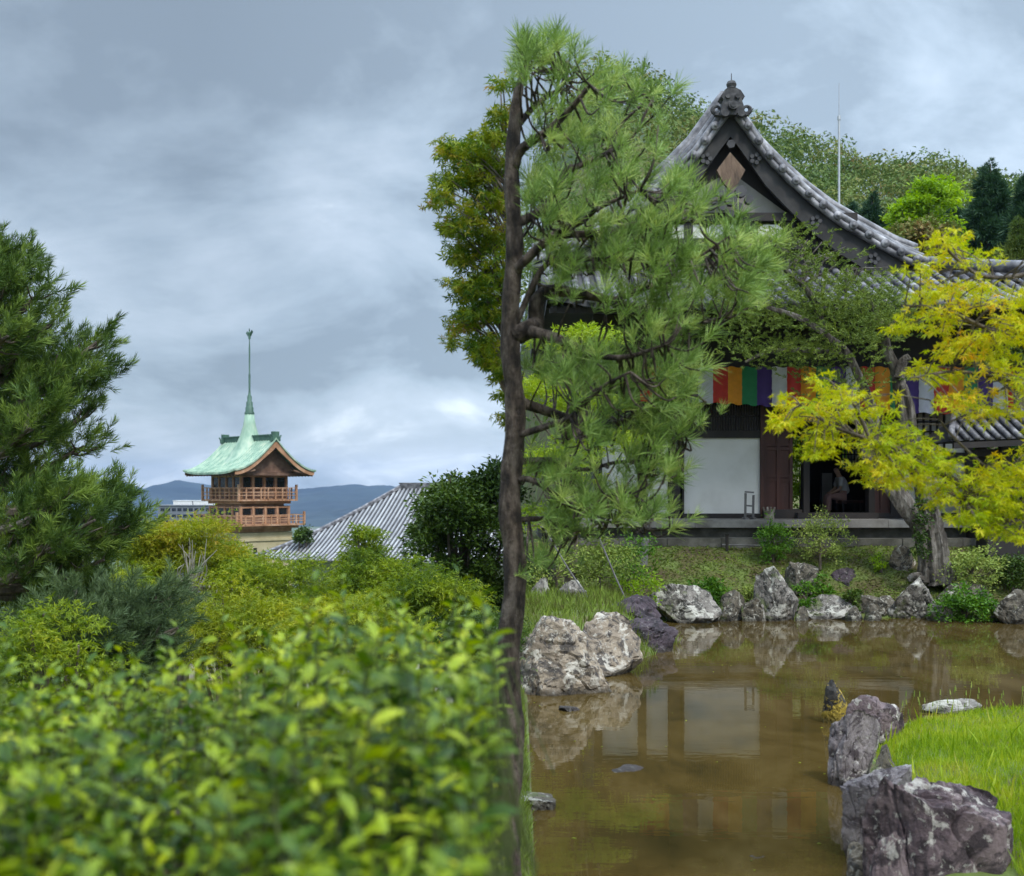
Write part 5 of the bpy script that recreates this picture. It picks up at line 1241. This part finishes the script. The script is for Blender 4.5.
gcl.inst(BL, pos3, unit(rng.normal(size=pos3.shape)*[.5, .5, 0]+[0, 0, 1]), unit(rng.normal(size=pos3.shape)), rng.uniform(.03, .09, len(pos3)))
tag(gcl.build('ground_cover', m_mossleaf), kind='stuff')
n = 210000; y = 5.6+rng.random(n)**1.25*7.2; x = rng.uniform(2.0, 9.0, n); k = (sdf(x, y) > .12) & (x/y < .8) & (x < 8.6) & ~((x < 2.8) & (y < 6.75)); x, y = x[k], y[k]
pos = np.stack([x, y, terrain(x, y)-.005], -1); gm = MB()
hgt = rng.uniform(.03, .085, len(pos))*(1+.35*np.sin(x*2.1+y)*np.cos(y*1.7))*np.where((y > 10.5), .8, 1)
tall = rng.random(len(pos)) < .012; hgt = np.where(tall, hgt*2.6, hgt)
gm.inst(BL, pos, unit(rng.normal(size=pos.shape)*[.33, .33, 0]+[0, 0, 1]), unit(rng.normal(size=pos.shape)), hgt)
tag(gm.build('grass', m_grass), kind='stuff')
m_soilg = None
n = 420; x = rng.uniform(.15, 9, n); y = 5.5+rng.random(n)*15; k = (sdf(x, y) < -.1) & ((rng.random(n) < .35) | (sdf(x, y) > -.6)); x, y = x[k], y[k]; fl_ = MB()
pos = np.stack([x, y, np.full(len(x), .004)], -1); fl_.inst(DIAM, pos, unit(rng.normal(size=pos.shape)*[1, 1, 0.02]), unit(rng.normal(size=pos.shape)*.04+[0, 0, 1]), rng.uniform(.02, .045, len(pos)))
tag(fl_.build('floating_leaves', m_mapO), kind='stuff')
# wispy seed heads at the grass point
b = MB()
for i in range(70):
    q = np.array([rng.uniform(3.75, 6.6), rng.uniform(10.4, 11.4), 0]); 
    if sdf(q[:1], q[1:2])[0] < .1: continue
    q[2] = gz(q[0], q[1]); h_ = rng.uniform(.18, .36); l_ = rng.normal(size=2)*.06
    b.tube([q, q+[l_[0]*.4, l_[1]*.4, h_*.6], q+[l_[0], l_[1], h_]], [.0025, .002, .0012], 3, cap=False); b.tube([q+[l_[0]*.9, l_[1]*.9, h_*.92], q+[l_[0], l_[1], h_+.03]], [.007, .003], 4)
tag(b.build('seed_grass', m_shrubY), kind='stuff')

# ------------------------------------------------------------------ trees behind the temple
def conifer(lb, px, pt, D, wpx, m=m_conif, n=1500, pb=None):
    x = PX(px, D); z0 = gz(x, D); zt = PZ(pt, D); r = wpx/2*D/F; t = thing('conifer', lb, 'tree', (x, D, z0), 'conifers on the hillside')
    lf = MB(); zlo = max(z0+1, PZ(360, D)); tr = MB()
    f_ = rng.random(n)**.8; z = zt-(zt-zlo)*f_; a = rng.uniform(0, 6.283, n); rad = r*(.03+1.0*f_**.8)*rng.uniform(.25, 1, n)**.5*(1+.22*np.sin(a*3+z*1.3))
    tier = .25*np.sin(z*2.6+a); c = np.stack([x+rad*np.cos(a), D+rad*np.sin(a), z-rad*.18+tier], -1)
    lfp = unit(np.stack([np.cos(a), np.sin(a), np.full(n, .25)], -1)+rng.normal(size=(n, 3))*.25)
    lf.inst(CT, c, lfp, rng.normal(size=(n, 3)), D/60*rng.uniform(.7, 1.2, n)*np.minimum(1, .35+2.5*f_)); lf.build('crown', m, t)
    tr.tube([(x, D, z0-.5), (x, D, z0*.4+zt*.6), (x, D, zt-.1)], [.35, .22, .05], 7); tr.build('trunk', m_bark, t)
CT = tuft_t(26, .55, .5, .03, 25, 70, 12)
conifer('tall dark fir behind the bright lime tree', 990, 163, 58, 74)
conifer('dark fir at the right picture edge with a narrow top', 1028, 172, 52, 60)
conifer('lower dull fir in front of the tall fir at the right edge', 1018, 222, 46, 50, m_woods)
conifer('blue-green fir half hidden behind the lime tree', 955, 205, 64, 50)
conifer('pointed young fir on the slope left of the lime tree', 872, 196, 66, 40)
conifer('bushy fir beside the mast', 850, 205, 70, 44)
x = PX(926, 55)
tree('lime_tree', 'bright yellow-green tree glowing against the dark firs above the roof', 'tree', (x, 55, gz(x, 55)), PZ(180, 55),
     [((PX(934, 55), 55, PZ(200, 55)), (1.2, 1.5, 1.1)), ((PX(915, 55), 55, PZ(210, 55)), (.9, 1.1, .8)), ((PX(908, 55), 55, PZ(222, 55)), (1.0, 1.1, 1.2)), ((PX(945, 55), 55, PZ(202, 55)), (.9, 1, .9)), ((PX(925, 55), 55, PZ(250, 55)), (1.9, 1.6, 2.0))], m_lime, DIAM, .24, 300, 34, .36, trunk_r=.2, flat=.6)
x = PX(925, 50)
tree('round_tree', 'mid-green round tree nestling below the lime tree', 'tree', (x, 50, gz(x, 50)), PZ(222, 50), [((PX(930, 50), 50, PZ(238, 50)), (1.3, 1.2, .9)), ((PX(900, 50), 50, PZ(250, 50)), (1.6, 1.4, 1.2))], m_woods, DIAM, .24, 160, 34, .36, trunk_r=.2, flat=.6)
# garden greenery seen through the temple and beside it
shrub('sunlit green tree seen through the gap beside the temple door', 800, 420, 525, 60, 35, m_lime, 160, 30, .12, .26, name='garden_tree', lobes=2)
shrub('green garden tree seen through the lattice window of the temple', 856, 425, 520, 50, 36, m_shrubG, 120, 30, .12, .26, name='garden_tree', lobes=2)
shrub('leafy garden tree behind the posts of the covered walkway', 1010, 425, 530, 120, 27, m_shrubG, 200, 30, .1, .22, name='garden_tree', lobes=3)

# wooded hillside: one mass
n_t = 0; cs, rs = [], []
for D in np.arange(50, 176, 4.2):
    for px_ in np.arange(505, 1240, 4.2*F/D*1.0):
        pj = px_+rng.uniform(-.5, .5)*4*F/D; Dj_ = D+rng.uniform(-2, 2); xx = PX(pj, Dj_)
        if xx < 1 or Dj_ < 50: continue
        z = gz(xx, Dj_); 
        if z < 3.0: continue
        cs.append((xx, Dj_, z+2.2+rng.uniform(-.6, 1.4))); rs.append(rng.uniform(1.9, 3.2))
cs = np.array(cs); rs = np.array(rs); wd = MB()
nl = 230; d = unit(rng.normal(size=(len(cs), nl, 3))); d[..., 2] = np.abs(d[..., 2])*1.0-.15
bump_ = 1+.18*np.sin(d[..., :1]*7+cs[:, None, :1])*np.cos(d[..., 1:2]*7)
pos = (cs[:, None, :]+d*rs[:, None, None]*bump_*[1, 1, 1.15]).reshape(-1, 3)+rng.normal(size=(len(cs)*nl, 3))*.15
dn = d.reshape(-1, 3)
wd.inst(DIAM, pos, unit(np.cross(dn, rng.normal(size=dn.shape))+dn*.3), unit(dn+rng.normal(size=dn.shape)*.45), rng.uniform(.3, .7, len(pos)))
tag(wd.build('hillside_woods', m_woods), kind='stuff')

# valley woods between the maples and the town
cs = []
for i in range(700):
    D = rng.uniform(30, 420); pj = rng.uniform(-80, 500); xx = PX(pj, D)
    if abs(D-74) < 22 and pj > 210: continue
    if abs(xx-tcx) < 6 and abs(D-TD) < 8: continue
    z = gz(xx, D); zc_ = z+2.5
    if H-(zc_+3) < (527-CY)*D/F: continue
    cs.append((xx, D, zc_))
cs = np.array(cs); nl = 110; d = unit(rng.normal(size=(len(cs), nl, 3))); d[..., 2] = np.abs(d[..., 2])*.9
sc_ = np.clip(cs[:, 1]/60, .7, 3)
pos = (cs[:, None, :]+d*rng.uniform(2, 3, (len(cs), 1, 1))*np.minimum(sc_, 1.6)[:, None, None]).reshape(-1, 3); dn = d.reshape(-1, 3)
wv = MB(); wv.inst(DIAM, pos, unit(np.cross(dn, rng.normal(size=dn.shape))+dn*.3), unit(dn+rng.normal(size=dn.shape)*.45), np.repeat(sc_, nl)*rng.uniform(.35, .6, len(pos)))
tag(wv.build('valley_woods', m_woods), kind='stuff')

# ------------------------------------------------------------------ seated person in the temple
def skin_body(name, label, verts, edges, radii, m, origin):
    bm = bmesh.new()
    me = bpy.data.meshes.new(name); me.from_pydata([tuple(np.array(v)-origin) for v in verts], edges, []); o = bpy.data.objects.new(name, me); C.objects.link(o); o.location = origin
    sk = o.modifiers.new('skin', 'SKIN'); sk.use_smooth_shade = True
    for i, r_ in enumerate(radii): me.skin_vertices[0].data[i].radius = (r_, r_)
    me.skin_vertices[0].data[0].use_root = True
    ss_ = o.modifiers.new('sub', 'SUBSURF'); ss_.levels = ss_.render_levels = 2
    me.materials.append(m); bm.free(); return o
m_skin = mat('skin', [(.42, .25, .18), (.48, .3, .22)], 6, rough=.6); m_white = mat('white_shirt', [(.5, .5, .54), (.6, .6, .63)], 9, rough=.9); m_pink = mat('dusty_pink_cloth', [(.34, .19, .17), (.42, .26, .23)], 7, rough=.9); m_hair = mat('black_hair', [(.01, .009, .008), (.02, .017, .015)], 20, rough=.5)
Dp = 26.6; hipc = P(845, 497, Dp); fz = zf+.03
hx, hz = hipc[0], fz+.44
def Q(dx, dz, dy=0): return np.array([hx+dx, Dp+dy, hz+dz])
V = [Q(0, .03), Q(-.03, .18), Q(-.08, .34), Q(-.13, .46), Q(-.17, .55), Q(-.2, .64), Q(-.21, .72)]          # pelvis .. head
E = [(i, i+1) for i in range(6)]; R_ = [.125, .115, .13, .1, .05, .085, .08]
def chain(pts, rr_, frm):
    for p, r_ in zip(pts, rr_): V.append(p); R_.append(r_); E.append((frm, len(V)-1)); frm = len(V)-1
for s_ in (-1, 1):
    chain([Q(-.12, .0, .1*s_), Q(-.42, .03, .11*s_), Q(-.44, -.2, .11*s_), Q(-.43, -.4, .1*s_), Q(-.56, -.42, .11*s_)], [.085, .06, .052, .035, .028], 0)
    chain([Q(-.13, .42, .17*s_), Q(-.18, .2, .22*s_), Q(-.34, .1, .15*s_), Q(-.4, .09, .1*s_)], [.05, .04, .03, .028], 2)
pe = skin_body('person', '', V, E, R_, m_skin, np.array([hx, Dp, fz]))
tag(pe, 'person in a pale top and dusty pink trousers sitting hunched in the dark temple doorway', 'person')
def pchild(name, vs, es, rs_, m):
    o = skin_body(name, '', vs, es, rs_, m, np.array([hx, Dp, fz])); o.location = (0, 0, 0); o.parent = pe; return o
pchild('shirt', [Q(0, .05), Q(-.03, .18), Q(-.08, .34), Q(-.13, .46), Q(-.13, .42, .17), Q(-.17, .24, .22), Q(-.13, .42, -.17), Q(-.17, .24, -.22)], [(0, 1), (1, 2), (2, 3), (2, 4), (4, 5), (2, 6), (6, 7)], [.145, .138, .15, .11, .075, .06, .075, .06], m_white)
vs = [Q(0, .0)]; es = []; rs_ = [.15]
for s_ in (-1, 1):
    k_ = len(vs); vs += [Q(-.12, .0, .1*s_), Q(-.42, .03, .11*s_), Q(-.44, -.2, .11*s_), Q(-.43, -.36, .1*s_)]; rs_ += [.105, .085, .075, .065]; es += [(0, k_), (k_, k_+1), (k_+1, k_+2), (k_+2, k_+3)]
pchild('trousers', vs, es, rs_, m_pink)
pchild('hair', [Q(-.19, .75), Q(-.15, .7), Q(-.125, .6)], [(0, 1), (1, 2)], [.09, .09, .06], m_hair)
bn = thing('bench', 'low dark bench under the seated person in the temple doorway', 'bench', (hx, Dp, fz))
b = MB(); b.box(hx-.18, hx+.35, Dp-.3, Dp+.3, fz+.3, fz+.36); b.build('seat', m_woodR, bn)
for q in (-.14, .28):
    for s_ in (-.26, .22): b = MB(); b.box(hx+q, hx+q+.05, Dp+s_, Dp+s_+.05, fz, fz+.3); b.build('leg', m_wood, bn)
sg = P(827, 488, 27.6); b = MB(); b.box(sg[0]-.13, sg[0]+.13, 27.6, 27.64, fz+.1, PZ(473, 27.6)); o_ = thing('folding_screen', 'grey standing screen behind the seated person', 'screen', (sg[0], 27.6, fz)); b.build('panel', m_plasterG, o_)
b = MB(); b.box(sg[0]-.16, sg[0]-.13, 27.58, 27.66, fz, PZ(472, 27.6)); b.box(sg[0]+.13, sg[0]+.16, 27.58, 27.66, fz, PZ(472, 27.6)); b.build('frame', m_wood, o_)
